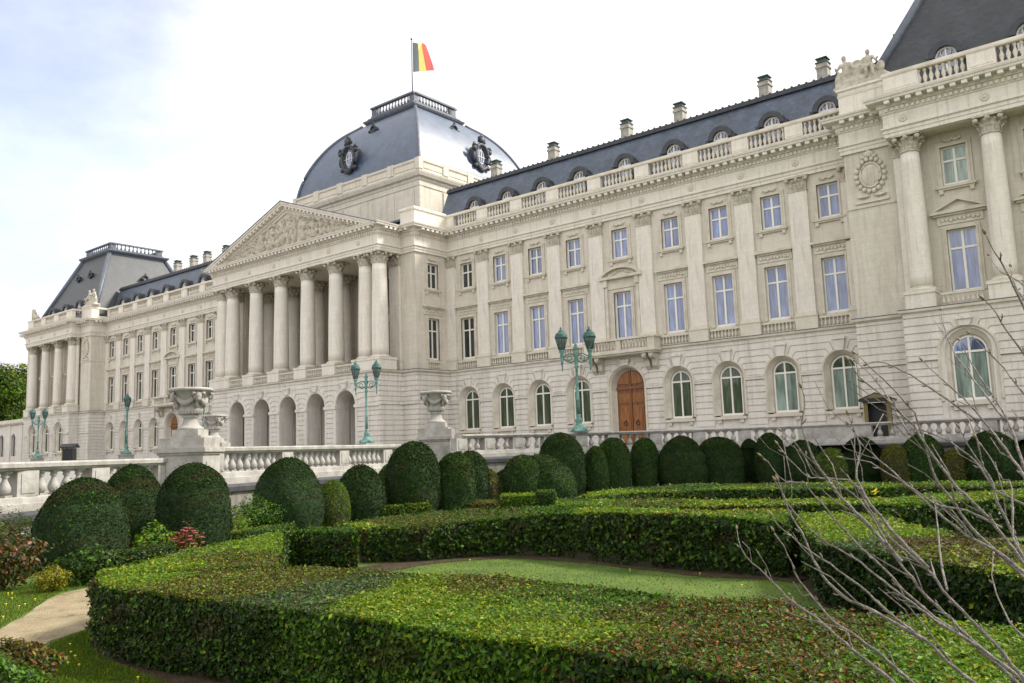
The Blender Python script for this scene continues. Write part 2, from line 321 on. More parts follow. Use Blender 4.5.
def arch_blocks(mb, T, x0, x1, cx, Rr, ang, zs, d0, d1, key=True, low=True):
    n = len(ang); da = math.degrees(G/Rr)
    for sg, xe in ((-1, x0), (1, x1)):
        E = abs(xe-cx)
        if low:
            for a, b in zip(ZL, ZL[1:]): mb.box(*sorted((cx+sg*Rr, xe)), d0, d1, a+G, b-G, T)
        for k in range(n-1):
            a, b = ang[k]+(da if k else 0), ang[k+1]-da; za, zb = ZU[k]+G, ZU[k+1]-G
            ua = min(E-.02, (ZU[k]-zs)/math.tan(R(ang[k]))) if k else Rr; ub = min(E-.02, (ZU[k+1]-zs)/math.tan(R(ang[k+1])))
            P = [(E, za)]
            if k and ua < E-.03: P.append((ua, za))
            P += [(u-0, z) for u, z in arcpts(0, Rr, zs, a, b, 3)]
            if ub < E-.03: P.append((ub, zb))
            P.append((E, zb))
            P = [(cx+sg*u, z) for u, z in P]
            mb.prism(P if sg > 0 else P[::-1], d0, d1, T)
    mb.box(x0, x1, d0, d1, 6.88+G, 7.15, T)
    if key: mb.prism([(cx-.25, zs+Rr-.12), (cx+.25, zs+Rr-.12), (cx+.36, 6.52), (cx-.36, 6.52)], d0, d1+.20, T); mb.prism([(cx-.42, 6.52), (cx+.42, 6.52), (cx+.42, 6.68), (cx-.42, 6.68)], d0, d1+.28, T)
def arch_sweep(mb, T, cx, zs, zb, prof, n=20):
    """moulded band round an arched opening; prof = (radius, depth)"""
    path = [(-1, zb)] + [None]
    rows = []
    for r, d in prof:
        row = [(cx-r, zb)] + arcpts(cx, r, zs, 180, 0, n) + [(cx+r, zb)]
        rows.append([T(u, d, z) for u, z in row])
    m = len(rows[0])
    fs = [(j*m+i, j*m+i+1, (j+1)*m+i+1, (j+1)*m+i) for j in range(len(prof)-1) for i in range(m-1)]
    mb.add([p for r_ in rows for p in r_], fs)
ANG = [0, 18, 36, 54, 70, 80]; ANGD = [0, 12, 25, 42, 65, 80]
def rect_sheet(mb, T, x0, x1, z0, z1, holes, d, rev=0.3):
    """wall face with rectangular holes (u0,u1,z0,z1), all holes in one column, with reveals"""
    holes = sorted(holes, key=lambda h: h[2])
    def q(a, b, c, e):
        if c > a+1e-4 and e > b+1e-4: mb.add([T(a, d, b), T(c, d, b), T(c, d, e), T(a, d, e)], [(0,1,2,3)])
    z = z0
    for a, b, c, e in holes:
        q(x0, z, x1, c); q(x0, c, a, e); q(b, c, x1, e); z = e
        for p in (((a,c),(a,e)), ((b,c),(b,e)), ((a,c),(b,c)), ((a,e),(b,e))):
            (ua, za), (ub, zb) = p; mb.add([T(ua, d, za), T(ub, d, zb), T(ub, d-rev, zb), T(ua, d-rev, za)], [(0,1,2,3)])
    q(x0, z, x1, z1)

# ---- window prototypes: local frame, outward is -y, z = height above GZ-independent ground 0
TL = lambda u, d, z: (u, -d, z)
def frame_rect(mb, w, z0, z1, d, tr, t=0.10, nm=1):
    for a, b in ((-w, -w+t), (w-t, w)): mb.box(a, b, d-.06, d, z0, z1, TL)
    mb.box(-w+t, w-t, d-.06, d, z0, z0+t*1.6, TL); mb.box(-w+t, w-t, d-.06, d, z1-t, z1, TL)
    mb.box(-.07, .07, d-.06, d+.03, z0+t*1.6, z1-t, TL)
    zt = z0+(z1-z0)*tr; mb.box(-w+t, -.07, d-.06, d+.02, zt-.06, zt+.06, TL); mb.box(.07, w-t, d-.06, d+.02, zt-.06, zt+.06, TL)
def surround_rect(mb, w, z0, z1, b=0.26):
    for e, dd in ((b, .09), (b*.45, .14)):
        mb.box(-w-e, -w, 0, dd, z0-.02, z1+e, TL); mb.box(w, w+e, 0, dd, z0-.02, z1+e, TL); mb.box(-w, w, 0, dd, z1, z1+e, TL)
def win_upper(name, glass, w=0.72, z0=14.85, z1=17.21):
    s = MB(); surround_rect(s, w, z0, z1)
    for k in range(7):                                      # carved festoon over the head
        x = -.42+.14*k; s.ball((x, -.16, z1+.36+.05*math.cos(k*2.1)-.0), (.11, .07, .10), 6, 4)
    win = s.build('window', TRIM)
    f = MB(); frame_rect(f, w, z0, z1, -.17, .64); f.build('frame', WHITE, win)
    g = MB(); g.box(-w+.01, w-.01, -.27, -.21, z0+.01, z1-.01, TL); g.build('pane', glass, win)
    l = MB(); l.box(-w-.38, w+.38, 0, .24, z0-.2, z0-.04, TL); l.box(-w-.28, w+.28, 0, .16, z0-.30, z0-.2, TL)
    for sx in (-1, 1): l.box(sx*(w+.12)-.11, sx*(w+.12)+.11, 0, .17, z0-.52, z0-.30, TL)
    l.build('sill', TRIM, win)
    return win
def win_first(name, glass, w=0.79, z0=8.36, z1=12.12, head='flat'):
    s = MB(); surround_rect(s, w, z0, z1, .24)
    if head in ('flat', 'tri'):
        s.box(-1.25, 1.25, 0, .07, z1+.34, 12.98, TL)
        for k in range(9): s.ball((-.96+.24*k, -.09, 12.72+.04*math.sin(k*2.3)), (.13, .06, .12), 6, 4)
        hw = 1.36 if head == 'flat' else 1.55
        s.box(-hw+.12, hw-.12, 0, .20, 12.98, 13.1, TL); s.box(-hw, hw, 0, .36, 13.1, 13.28, TL)
    if head == 'tri':
        s.prism([(-1.55, 13.28), (1.55, 13.28), (0, 13.98)], 0, .14, TL)
        s.prism([(-1.55, 13.28), (-1.25, 13.28), (0, 13.84), (0, 14.03)], 0, .38, TL); s.prism([(1.25, 13.28), (1.55, 13.28), (0, 14.03), (0, 13.84)], 0, .38, TL)
    if head == 'seg':
        s.box(-1.35, 1.35, 0, .10, z1+.3, 13.2, TL)
        for sx in (-1, 1): s.box(sx*1.45-.17, sx*1.45+.17, 0, .34, 12.62, 13.2, TL); s.box(sx*1.45-.12, sx*1.45+.12, 0, .2, 8.4, 12.62, TL)
        s.box(-1.95, 1.95, 0, .46, 13.2, 13.42, TL)
        def seg(ex, dz): return [(ex*math.sin(t)/math.sin(1.0)*1.0, 13.42+dz*(math.cos(t)-math.cos(1.0))/(1-math.cos(1.0))) for t in np.linspace(-1, 1, 17)]
        A = seg(1.95, .80); B = seg(1.68, .58)
        s.prism(B[::-1], 0, .16, TL)
        for i in range(16): s.prism([B[i], B[i+1], A[i+1], A[i]], 0, .46, TL)
        for k in range(11): s.ball((-1.1+.22*k, -.2, 13.52+.34*math.exp(-((k-5)/3)**2)), (.15, .07, .13), 6, 4)
    win = s.build('window', TRIM)
    f = MB(); frame_rect(f, w, z0, z1, -.17, .70); f.build('frame', WHITE, win)
    g = MB(); g.box(-w+.01, w-.01, -.27, -.21, z0+.01, z1-.01, TL); g.build('pane', glass, win)
    return win
def win_arch(name, glass, r=0.82, zb=1.93, zs=ZS, Ro=1.29, sr=0, blind=None):
    s = MB()
    arch_sweep(s, TL, 0, zs, zb, [(Ro+.01, 0), (Ro, .20), (Ro-.10, .20), (Ro-.15, .12), (Ro-.2, .04), (r+.10, -.25), (r+.08, -.38), (r, -.38)])
    win = s.build('window', TRIM)
    f = MB(); t = .085
    arch_sweep(f, TL, 0, zs, zb, [(r, -.38), (r, -.30), (r-t, -.30), (r-t, -.38)])
    f.box(-.055, .055, -.38, -.28, zb+.1, zs+r-.03, TL); zt = zs+.02
    f.box(-r+t, -.055, -.38, -.29, zt-.06, zt+.06, TL); f.box(.055, r-t, -.38, -.29, zt-.06, zt+.06, TL)
    f.box(-r+.02, r-.02, -.38, -.27, zb-.02, zb+.13, TL)
    f.build('frame', WHITE, win)
    g = MB(); P = [(-r+.01, zb)] + [(u, z) for u, z in arcpts(0, r-.01, zs, 180, 0, 18)] + [(r-.01, zb)]
    g.prism(P[::-1], -.45, -.36, TL); g.build('pane', glass, win)
    if blind:
        g = MB(); g.box(-r+.05, r-.05, -.36, -.345, zb+.05, zs-.04, TL); g.build('blind', blind, win)
    l = MB(); l.box(-1.2, 1.2, 0, .30, zb-.30, zb-.10, TL); l.box(-r-.05, r+.05, -.36, 0, zb-.25, zb-.04, TL)
    for sx in (-.85, .85): l.box(sx-.14, sx+.14, 0, .22, zb-.55, zb-.30, TL)
    l.build('sill', TRIM, win)
    return win
def mini_balustrade(w):
    m = MB(); m.box(-w, w, .02, .20, 8.06, 8.2, TL); m.box(-w, w, .02, .20, 7.4, 7.5, TL)
    n = int(round(2*w/.27))
    for i in range(n):
        x = -w+(i+.5)*2*w/n; m.lathe([(.05, 0), (.085, .12), (.09, .2), (.045, .36), (.05, .46), (.075, .56)], (x, -.11, 7.5), 6)
    return m.build('window_balustrade', TRIM)
# ---- capitals
def leafring(mb, c, r, z, h, n, lean, sx=1, a0=0):
    for i in range(n):
        a = a0+2*math.pi*i/n; ca, sa = math.cos(a), math.sin(a); wv = r*math.pi/n*.85
        q = lambda rr, tt, zz: (c[0]+rr*ca-tt*sa, c[1]+rr*sa+tt*ca, c[2]+zz)
        mb.add([q(r, -wv, z), q(r, wv, z), q(r*1.06, wv*1.05, z+h*.7), q(r+lean, wv*.5, z+h), q(r+lean, -wv*.5, z+h), q(r*1.06, -wv*1.05, z+h*.7), q(r+lean*1.15, 0, z+h*.82), q(r*1.12, 0, z+h*.5)],
               [(0,1,7),(1,2,7),(2,3,6,7),(3,4,6),(4,5,7,6),(5,0,7)])
def capital_round(r=.68):
    m = MB(); m.lathe([(r, 0), (r+.07, .03), (r+.07, .09), (r, .12), (r*.98, .5), (r*1.05, .8), (r*1.2, .95)], (0,0,0), 20)
    leafring(m, (0,0,0), r, .12, .42, 9, .17); leafring(m, (0,0,0), r*1.0, .40, .42, 9, .26, a0=.35)
    for i in range(4):
        a = math.pi/4+i*math.pi/2; m.ball(((r+.36)*math.cos(a), (r+.36)*math.sin(a), .84), (.17, .17, .15), 8, 5)
        a = i*math.pi/2; m.ball(((r+.22)*math.cos(a), (r+.22)*math.sin(a), .88), (.15, .15, .14), 8, 5)
    e = r+.26; m.box(-e, e, -e, e, .97, 1.10)
    return m
def capital_flat(w=.64, d=.22):
    m = MB(); m.box(-w, w, 0, d, 0, .97, TL); m.box(-w-.04, w+.04, 0, d+.05, .02, .10, TL)
    for row, (z, le) in enumerate(((.12, .12), (.42, .2))):
        n = 4 if row == 0 else 3
        for i in range(n):
            x = (-w+.12)+(2*w-.24)*(i+.5)/n if row == 0 else (-w+.3)+(2*w-.6)*(i+.5)/n
            hw = (w/n)*.72
            m.add([TL(x-hw, d, z), TL(x+hw, d, z), TL(x+hw, d+.05, z+.28), TL(x+hw*.4, d+le, z+.4), TL(x-hw*.4, d+le, z+.4), TL(x-hw, d+.05, z+.28), TL(x, d+le+.02, z+.3), TL(x, d+.07, z+.15)],
                  [(0,1,7),(1,2,7),(2,3,6,7),(3,4,6),(4,5,7,6),(5,0,7)])
    for x in (-w-.02, w+.02): m.ball((x, -d-.12, .84), (.17, .15, .15), 8, 5)
    m.ball((0, -d-.08, .88), (.15, .12, .14), 8, 5)
    m.box(-w-.14, w+.14, 0, d+.16, .97, 1.10, TL)
    return m
def make_pilaster(w=.64, d=.22):
    s = MB(); s.box(-w, w, 0, d, 8.62, 17.0, TL)
    p = s.build('pilaster', CLEAN)
    c = capital_flat(w, d); cc = c.build('capital', CARVE, p, (0, 0, 17.0))
    b = MB(); b.box(-w-.12, w+.12, 0, d+.16, 7.42, 8.28, TL); b.box(-w-.10, w+.10, 0, d+.12, 8.34, 8.46, TL); b.box(-w-.04, w+.04, 0, d+.06, 8.46, 8.62, TL); b.box(-w-.16, w+.16, 0, d+.2, 8.28, 8.34, TL)
    b.build('base', TRIM, p)
    return p
def make_column(r=.80):
    s = MB(); H = 17.0-8.72
    s.lathe([(r*(1-.16*(i/12)**1.6), 8.72+H*i/12) for i in range(13)], (0,0,0), 24)
    p = s.build('column', CLEAN)
    capital_round(r*.85).build('capital', CARVE, p, (0, 0, 17.0))
    b = MB(); e = r+.26; b.box(-e, e, -e, e, 8.38, 8.50)
    b.lathe([(r+.22, 8.5), (r+.24, 8.56), (r+.18, 8.62), (r+.08, 8.64), (r+.12, 8.68), (r+.08, 8.72), (r, 8.73)], (0,0,0), 24)
    b.build('base', TRIM, p)
    return p
pil = make_pilaster(); colm = make_column(.76); colp = make_column(.63)

# ---- the two wings
WINGS = [(0.0, 1, -19.0, 18.4), (2*CX, -1, -19.0, 18.4)]
wu = {k: win_upper('w', g) for k, g in (('sky', GLASS_UP), ('dark', GLASS_DK))}
wf = {k: win_first('w', g) for k, g in (('sky', GLASS_UP), ('dark', GLASS_DK))}
wseg = {k: win_first('w', g, head='seg') for k, g in (('sky', GLASS_UP), ('dark', GLASS_DK))}
wa = {'dark': win_arch('w', GLASS_GD), 'blind': win_arch('w', GLASS_GD, blind=GLASS_BL)}
mini = mini_balustrade(1.2)
jobs = {}
def put(proto, *spot): jobs.setdefault(proto.name, (proto, []))[1].append(spot)
for c, s, xa, xb in WINGS:
    T = lambda u, d, z, c=c, s=s: (c+s*u, -d, z)
    g = MB(); up = MB()
    for i, (b, (hl, hr)) in enumerate(zip(BAYS, HB)):
        x0, x1 = b-hl, b+hr
        if i == 4:
            arch_sheet(g, T, x0, x1, GZ, 7.17, b, 1.7, ZS, GZ, .05); arch_blocks(g, T, x0, x1, b, 1.75, ANGD, ZS, .05, .12)
        else:
            arch_sheet(g, T, x0, x1, GZ, 7.17, b, 1.2, ZS, 1.6, .05); arch_blocks(g, T, x0, x1, b, 1.29, ANG, ZS, .05, .12)
            g.box(b-1.2, b+1.2, -.1, .06, GZ, 1.63, T)
        # impost band on the piers
        ro = 1.75 if i == 4 else 1.29
        for ua, ub in ((x0, b-ro), (b+ro, x1)): g.box(ua, ub, .05, .22, 4.34, 4.59, T); g.box(ua, ub, .05, .26, 4.50, 4.60, T)
        rect_sheet(up, T, x0, x1, 7.17, 18.15, [(b-.79, b+.79, 8.36, 12.12), (b-.72, b+.72, 14.85, 17.21)], 0)
        X = c+s*b
        side = 'sky' if (s == 1 and i > 0) else 'dark'
        (put(wseg[side], *pp(X, 0)) if i == 4 else put(wf[side], *pp(X, 0)))
        put(wu[side], *pp(X, 0))
        if i != 4:
            put(wa['blind' if (s == 1 and i >= 7) else 'dark'], *pp(X, 0)); put(mini, *pp(X, 0))
        if i < 8: put(pil, *pp(c+s*(b+hr), 0))
    put(pil, *pp(c+s*(-18.55), 0)) ; put(pil, *pp(c+s*18.1, 0.02))
    part('ground_floor_wall', g, STONE2); part('upper_wall', up, STONE)
for k, (pr, sp) in jobs.items():
    if pr.name != pil.name: place(pr, PAL, sp)
PILS = jobs[pil.name][1]
# doors
def make_door():
    s = MB(); arch_sweep(s, TL, 0, ZS, GZ, [(1.76, .05), (1.75, .22), (1.62, .22), (1.58, .12), (1.5, .05), (1.40, -.35), (1.36, -.5), (1.28, -.5)])
    d = s.build('door_surround', TRIM)
    g = MB(); P = [(-1.3, GZ)] + arcpts(0, 1.3, ZS, 180, 0, 20) + [(1.3, GZ)]; g.prism(P[::-1], -.6, -.5, TL)
    dl = g.build('door', WOOD_DK, d)
    for sx in (-1, 1):
        p = MB()
        for z0, z1 in ((.2, 3.15), (3.35, 4.1)): p.box(min(sx*.12, sx*1.12), max(sx*.12, sx*1.12), -.5, -.45, z0, z1, TL); p.box(min(sx*.26, sx*.98), max(sx*.26, sx*.98), -.46, -.42, z0+.16, z1-.16, TL)
        P = [(sx*.10, ZS+.18)]+[(sx*math.cos(R(a))*1.17, ZS+.1+math.sin(R(a))*1.15) for a in (8, 25, 42, 60, 75, 84)]; P = P if sx > 0 else P[::-1]
        p.prism(P, -.5, -.42, TL); p.box(sx*.5-.03, sx*.5+.03, -.5, -.44, 3.1, ZS+.3, TL)
        p.build('door_panel', WOOD, d)
    q = MB(); q.box(-1.3, 1.3, -.5, -.40, ZS-.22, ZS, TL); q.box(-.07, .07, -.5, -.41, GZ, ZS+1.25, TL)
    q.build('transom', WOOD_DK, d)
    h = MB()
    for sx in (-1, 1): h.tube([(sx*.55+.16*math.cos(t), .36, 1.75+.16*math.sin(t)) for t in np.linspace(0, 2*math.pi, 13)], .03, 5); h.ball((sx*.55, .39, 1.95), (.07, .05, .07), 6, 4)
    h.build('door_handle', IRON, d)
    return d
place(make_door(), PAL, [pp(0, 0), pp(2*CX, 0)])
def make_balcony():
    m = MB(); m.box(-3.3, 3.3, 0, 1.25, 7.12, 7.40, TL); m.box(-3.15, 3.15, 0, 1.1, 6.98, 7.12, TL)
    b = m.build('balcony', TRIM)
    r_ = MB()
    for x0, x1 in ((-3.2, -2.6), (-.22, .22), (2.6, 3.2)): r_.box(x0, x1, .85, 1.15, 7.4, 8.14, TL)
    for x0, x1 in ((-3.2, -2.6), (2.6, 3.2)): r_.box(x0, x1, .0, .85, 7.4, 8.14, TL)
    r_.box(-3.28, 3.28, .80, 1.22, 8.14, 8.28, TL)
    for k in (-1, 1): r_.box(*sorted((k*3.28, k*2.5)), 0, .80, 8.14, 8.28, TL)
    for x0, x1 in ((-2.6, -.22), (.22, 2.6)):
        for i in range(8): r_.lathe([(.05, 0), (.09, .14), (.095, .24), (.045, .42), (.05, .54), (.08, .66), (.08, .74)], (x0+(x1-x0)*(i+.5)/8, -1.0, 7.4), 7)
    r_.build('railing', TRIM, b)
    for sx in (-2.75, -2.15, 2.15, 2.75):
        k = MB(); prof = [(0, 0), (1.0, 0), (1.02, -.2), (.85, -.42), (.62, -.5), (.5, -.75), (.46, -1.0), (.2, -1.25), (0, -1.3)]
        k.add([(-.19, -d, z) for d, z in prof]+[(.19, -d, z) for d, z in prof], [tuple(range(9)), tuple(range(17, 8, -1))]+[(i, i+9, (i+1) % 9+9, (i+1) % 9) for i in range(9)])
        k.ball((0, -.95, -.22), (.22, .2, .2), 8, 6)
        k.build('bracket', CARVE, b, (sx, 0, 6.98))
    return b
place(make_balcony(), PAL, [pp(0, 0), pp(2*CX, 0)])

# ---- plan outline of the whole front (wall plane), used by the string course, the entablature and the parapet
LPX = [18.4, 21.5, 36.7, 39.8]
def mir(P): return [(2*CX-x, y) for x, y in P][::-1]
RIGHT = [(-20.8, -7.0), (-20.8, -4.2), (-19.0, -4.2), (-19.0, 0), (18.4, 0), (18.4, -2.2), (21.5, -2.2), (21.5, -3.5), (36.7, -3.5), (36.7, -2.2), (39.8, -2.2), (39.8, 16)]
PLAN = mir(RIGHT)+RIGHT
def sweep(mb, plan, prof, ends=True):
    """plan runs left to right with the outside on the right-hand (-y) side"""
    n = len(plan); nor = []
    for a, b in zip(plan, plan[1:]):
        d = Vector((b[0]-a[0], b[1]-a[1])).normalized(); nor.append(Vector((d.y, -d.x)))
    off = []
    for i in range(n):
        if i == 0: off.append(nor[0])
        elif i == n-1: off.append(nor[-1])
        else:
            a, b = nor[i-1], nor[i]; s_ = a+b
            off.append(s_/(max(.2, 1+a.dot(b))))
    rows = [[(plan[i][0]+off[i].x*d, plan[i][1]+off[i].y*d, z) for d, z in prof] for i in range(n)]
    m = len(prof)
    mb.add([p for r_ in rows for p in r_], [(i*m+j, (i+1)*m+j, (i+1)*m+j+1, i*m+j+1) for i in range(n-1) for j in range(m-1)]+([tuple(range(m)), tuple(range(n*m-1, (n-1)*m-1, -1))] if ends else []))
def along(plan, step, fn, margin=.2):
    for a, b in zip(plan, plan[1:]):
        A = Vector(a); B = Vector(b); L = (B-A).length; d = (B-A)/L; nrm = Vector((d.y, -d.x)); n = max(1, int(round(L/step)))
        for i in range(n): fn(A+d*(L*(i+.5)/n), d, nrm)
m = MB(); sweep(m, PLAN, [(-.3, 7.15), (.14, 7.15), (.16, 7.20), (.28, 7.24), (.30, 7.36), (.26, 7.40), (-.3, 7.42)]); part('string_course', m, TRIM)
m = MB(); sweep(m, PLAN, [(.0, 7.424), (.31, 7.404), (.31, 7.44), (.0, 7.47)]); part('string_flashing', m, LEAD)
m = MB()
sweep(m, PLAN, [(-.4, 18.08), (.16, 18.08), (.16, 18.32), (.21, 18.33), (.21, 18.52), (.32, 18.58), (.32, 18.66), (.17, 18.68), (.17, 19.50), (.25, 19.54), (.27, 19.62), (.30, 19.62), (.30, 19.86), (.42, 19.9), (.45, 20.18), (.92, 20.20), (.95, 20.34), (1.0, 20.36), (1.04, 20.47), (-.4, 20.62)])
def modi(p, d, nr):
    h = .15; a = p+nr*.44; b = p+nr*.88
    q = [(a-d*h), (a+d*h), (b+d*h), (b-d*h)]
    m.hexa([(v.x, v.y, z) for z in (19.98, 20.185) for v in (q[0], q[1], q[2], q[3])])
along(PLAN, .60, modi)
def dent(p, d, nr):
    a = p+nr*.28; b = p+nr*.40; h = .09
    q = [(a-d*h), (a+d*h), (b+d*h), (b-d*h)]
    m.hexa([(v.x, v.y, z) for z in (19.64, 19.84) for v in q])
along(PLAN, .30, dent); part('entablature', m, CLEAN)
# frieze rosettes over the pilasters
m = MB(); m.lathe([(.25, 0), (.25, .03), (.19, .05), (.17, .03), (.09, .03), (.07, .06), (.01, .07)], (0,0,0), 14); m.v = [(x, -z, y) for x, y, z in m.v]
ros = m.build('rosette', TRIM)
rs = []
for c, s in ((0, 1), (2*CX, -1)): rs += [pp(c+s*(b+h[1]), -.17, 19.08) for b, h in list(zip(BAYS, HB))[:8]]
for c in (22.5, 26.9, 31.3, 35.7): rs += [pp(c, -3.67, 19.08), pp(2*CX-c, -3.67, 19.08)]
for u in (-10.65, -6.4, -2.13, 2.13, 6.4, 10.65): rs.append(pp(CX+u, -7.17, 19.08))
place(ros, PAL, rs)
# ---- parapet: rails run round; posts and baluster rows in the wings and pavilions, solid over the centre block
WPLAN = RIGHT[3:]; CPLAN = [(2*CX+19.0, 0), (2*CX+19.0, -4.2), (2*CX+20.8, -4.2)]
for pl in (RIGHT[3:], mir(RIGHT[3:])):
    m = MB(); sweep(m, pl, [(-.42, 20.6), (.0, 20.6), (.02, 20.95), (-.04, 20.98), (-.40, 20.98)]); sweep(m, pl, [(-.42, 21.93), (.06, 21.93), (.08, 22.02), (.03, 22.2), (-.40, 22.2)])
    part('parapet_rail', m, TRIM)
def post(x0, x1, y):
    m = MB(); c_ = (x0+x1)/2; m.box(x0-c_, x1-c_, -.02, .38, 20.97, 21.94); m.box(x0-c_+.12, x1-c_-.12, -.05, 0, 21.1, 21.8); m.build('parapet_post', CLEAN, PAL, pp(c_, y)[:3])
for c, s in ((0, 1), (2*CX, -1)):
    edges = [-19.0] + [b+h[1] for b, h in list(zip(BAYS, HB))[:8]] + [18.4]
    for i, e in enumerate(edges):
        a, b = c+s*(e-.63), c+s*(e+.63)
        if i == 0: a = c+s*e; b = c+s*(e+.95)
        if i == 9: a = c+s*(e-.55); b = c+s*e
        post(min(a, b), max(a, b), 0)
    for cc in (22.5, 26.9, 31.3, 35.7):
        X = c+s*cc; wv = 1.0 if cc in (22.5, 35.7) else .75; post(X-wv, X+wv, -3.5)
    for x0, x1 in ((18.4, 21.5), (36.7, 39.8)):
        a, b = sorted((c+s*x0, c+s*x1)); m = MB(); m.box(a-.02, b+.02, -2.25, -1.2, 20.6, 22.35); m.box(a-.12, b+.12, -2.36, -1.1, 22.35, 22.5); part('statue_base', m, CLEAN)
def baluster_row(L, n, h=.96):
    b = MB()
    for i in range(n): b.lathe([(.11, 0), (.11, .07), (.06, .10), (.13, .30), (.14, .42), (.07, .62), (.055, .74), (.11, .84), (.11, .96)], (-L/2+(i+.5)*L/n, 0, 0), 8)
    return b.build('parapet_balustrade', TRIM)
br = baluster_row(2.72, 8); sp = []
for c, s in ((0, 1), (2*CX, -1)):
    for i, b in enumerate(BAYS):
        off = {0: .2, 8: -.05}.get(i, 0)
        sp.append(pp(c+s*(b+off), .2, 20.97))
    for b in (24.7, 29.1, 33.5): sp.append(pp(c+s*b, -3.3, 20.97))
place(br, PAL, sp)

# ---- centre block
m = MB(); mu = MB()
T = Fr(-4.2)
for sg in (1, -1):
    TX = lambda u, d, z, sg=sg: (CX+sg*u, -4.2-d, z)
    m.box(12.0, 14.858, -.3, .05, GZ, 7.17, TX); courses(m, TX, 13.0, 14.858+.07, ZL+[4.6], .05, .12)
    courses(m, TX, 13.0, 14.928, ZU[0:]+[7.15], .05, .12); m.box(13.0, 15.0, .05, .22, 4.34, 4.6, TX)
    mu.box(11.45, 14.858, -.3, 0, 7.17, 18.1, TX)
    TS = lambda u, d, z, sg=sg: (CX+sg*(14.858+d), u, z)
    b = -2.03; hl, hr = b+4.2, -b
    arch_sheet(m, TS, -4.2, 0, GZ, 7.17, b, .62, ZS-.5, 1.6, .05)
    courses(m, TS, -4.27, b-.62, ZL+[ZS]+ZU[1:2], .05, .12); courses(m, TS, b+.62, 0, ZL+[ZS]+ZU[1:2], .05, .12)
    courses(m, TS, -4.27, 0, [5.5, 5.95, 6.4, 6.88, 7.15], .05, .12)
    courses(m, TS, -4.27, b-.5, [5.05, 5.5], .05, .12); courses(m, TS, b+.5, 0, [5.05, 5.5], .05, .12)
    m.box(b-.62, b+.62, -.3, -.25, 1.5, 5.4, TS)
    rect_sheet(mu, TS, -3.9, 0, 7.17, 18.15, [(b-.69, b+.69, 8.36, 12.12), (b-.69, b+.69, 14.85, 17.21)], 0)
    # recess side walls and portico ends
    mu.box(CX+sg*11.9-.02, CX+sg*11.9+.02, -3.9, -.4, 7.17, 18.1)
    TP = lambda u, d, z, sg=sg: (CX+sg*(13.05+d), u, z)
    m.box(-7.0, -4.2, -.3, .05, GZ, 7.17, TP); courses(m, TP, -7.07, -4.3, ZL+[4.6], .05, .12); courses(m, TP, -7.07, -4.3, ZU+[7.15], .05, .12); m.box(-7.1, -4.3, .05, .2, 4.34, 4.6, TP)
# portico ground floor: five open arches
TP = Fr(-7.0)
edges = [-13.05, -6.4, -2.13, 2.13, 6.4, 13.05]; cen = [-8.53, -4.27, 0, 4.27, 8.53]
for i, u in enumerate(cen):
    x0, x1 = CX+edges[i], CX+edges[i+1]; c = CX+u
    arch_sheet(m, TP, x0, x1, GZ, 7.17, c, 1.34, ZS-.12, GZ, .05)
    e0, e1 = (x0 if i else x0-.07), (x1 if i < 4 else x1+.07)
    arch_blocks(m, TP, e0, e1, c, 1.62, [0, 13, 29, 47, 67, 80], ZS-.12, .05, .12)
    arch_sweep(m, TP, c, ZS-.12, GZ, [(1.63, .05), (1.62, .16), (1.40, .16), (1.34, .1), (1.34, -1.5)])
    for ua, ub in ((e0, c-1.29), (c+1.29, e1)): m.box(ua, ub, -1.47, .24, 4.24, 4.5, TP)
    for zz in ZL[:-1]: m.box(c-1.40, c-1.325, -1.45, 0, zz+G, zz+.45-G, TP); m.box(c+1.325, c+1.40, -1.45, 0, zz+G, zz+.45-G, TP)
    # inner wall with its own arch
    arch_sheet(m, TP, x0, x1, GZ, 7.0, c, .95, ZS-.4, GZ, -3.1); arch_sweep(m, TP, c, ZS-.4, GZ, [(1.15, -3.1), (1.14, -3.0), (.95, -3.0), (.95, -3.6)])
m.box(CX-12.9, CX+12.9, -5.4, -3.92, 6.6, 6.9); m.box(CX-12.9, CX+12.9, -2.6, -2.5, GZ, 6.8)
part('ground_floor_wall', m, STONE2); 
for u in cen: d = MB(); d.box(CX+u+.25, CX+u+.95, -2.66, -2.61, GZ, 3.9); part('doorway', d, NAVY)
for sg in (1, -1): d = MB(); d.box(CX+sg*14.7-.02, CX+sg*14.7+.02, -2.6, -1.45, 1.9, 5.0); part('doorway', d, GLASS_DK)
# portico upper floor: back wall with tall dark windows
TB = Fr(-.6)
edges = [-12.3, -6.4, -2.13, 2.13, 6.4, 12.3]
for i, u in enumerate(cen): rect_sheet(mu, TB, CX+edges[i], CX+edges[i+1], 7.3, 18.1, [(CX+u-1.2, CX+u+1.2, 8.2, 12.9), (CX+u-1.0, CX+u+1.0, 14.2, 17.2)], 0)
mu.box(CX-13.05, CX+13.05, -7.0, -.6, 7.2, 7.38)      # floor
mu.box(CX-13.0, CX+13.0, -6.6, -.6, 18.12, 18.2)      # ceiling
part('upper_wall', mu, STONE)
pw = win_first('w', GLASS_DK, w=1.2, z0=8.2, z1=12.9, head='none'); place(pw, PAL, [pp(CX+u, -.6) for u in cen])
pw = win_upper('w', GLASS_DK, w=1.0, z0=14.2, z1=17.2); place(pw, PAL, [pp(CX+u, -.6) for u in cen])
sw = win_first('w', GLASS_DK, w=.69); place(sw, PAL, [(14.858, -2.03, -GZ, R(90)), (-14.858, -2.03, -GZ, R(-90))])
sw = win_upper('w', GLASS_DK, w=.69); place(sw, PAL, [(14.858, -2.03, -GZ, R(90)), (-14.858, -2.03, -GZ, R(-90))])
ms = mini_balustrade(.75); place(ms, PAL, [(14.858, -2.03, -GZ, R(90)), (-14.858, -2.03, -GZ, R(-90))])
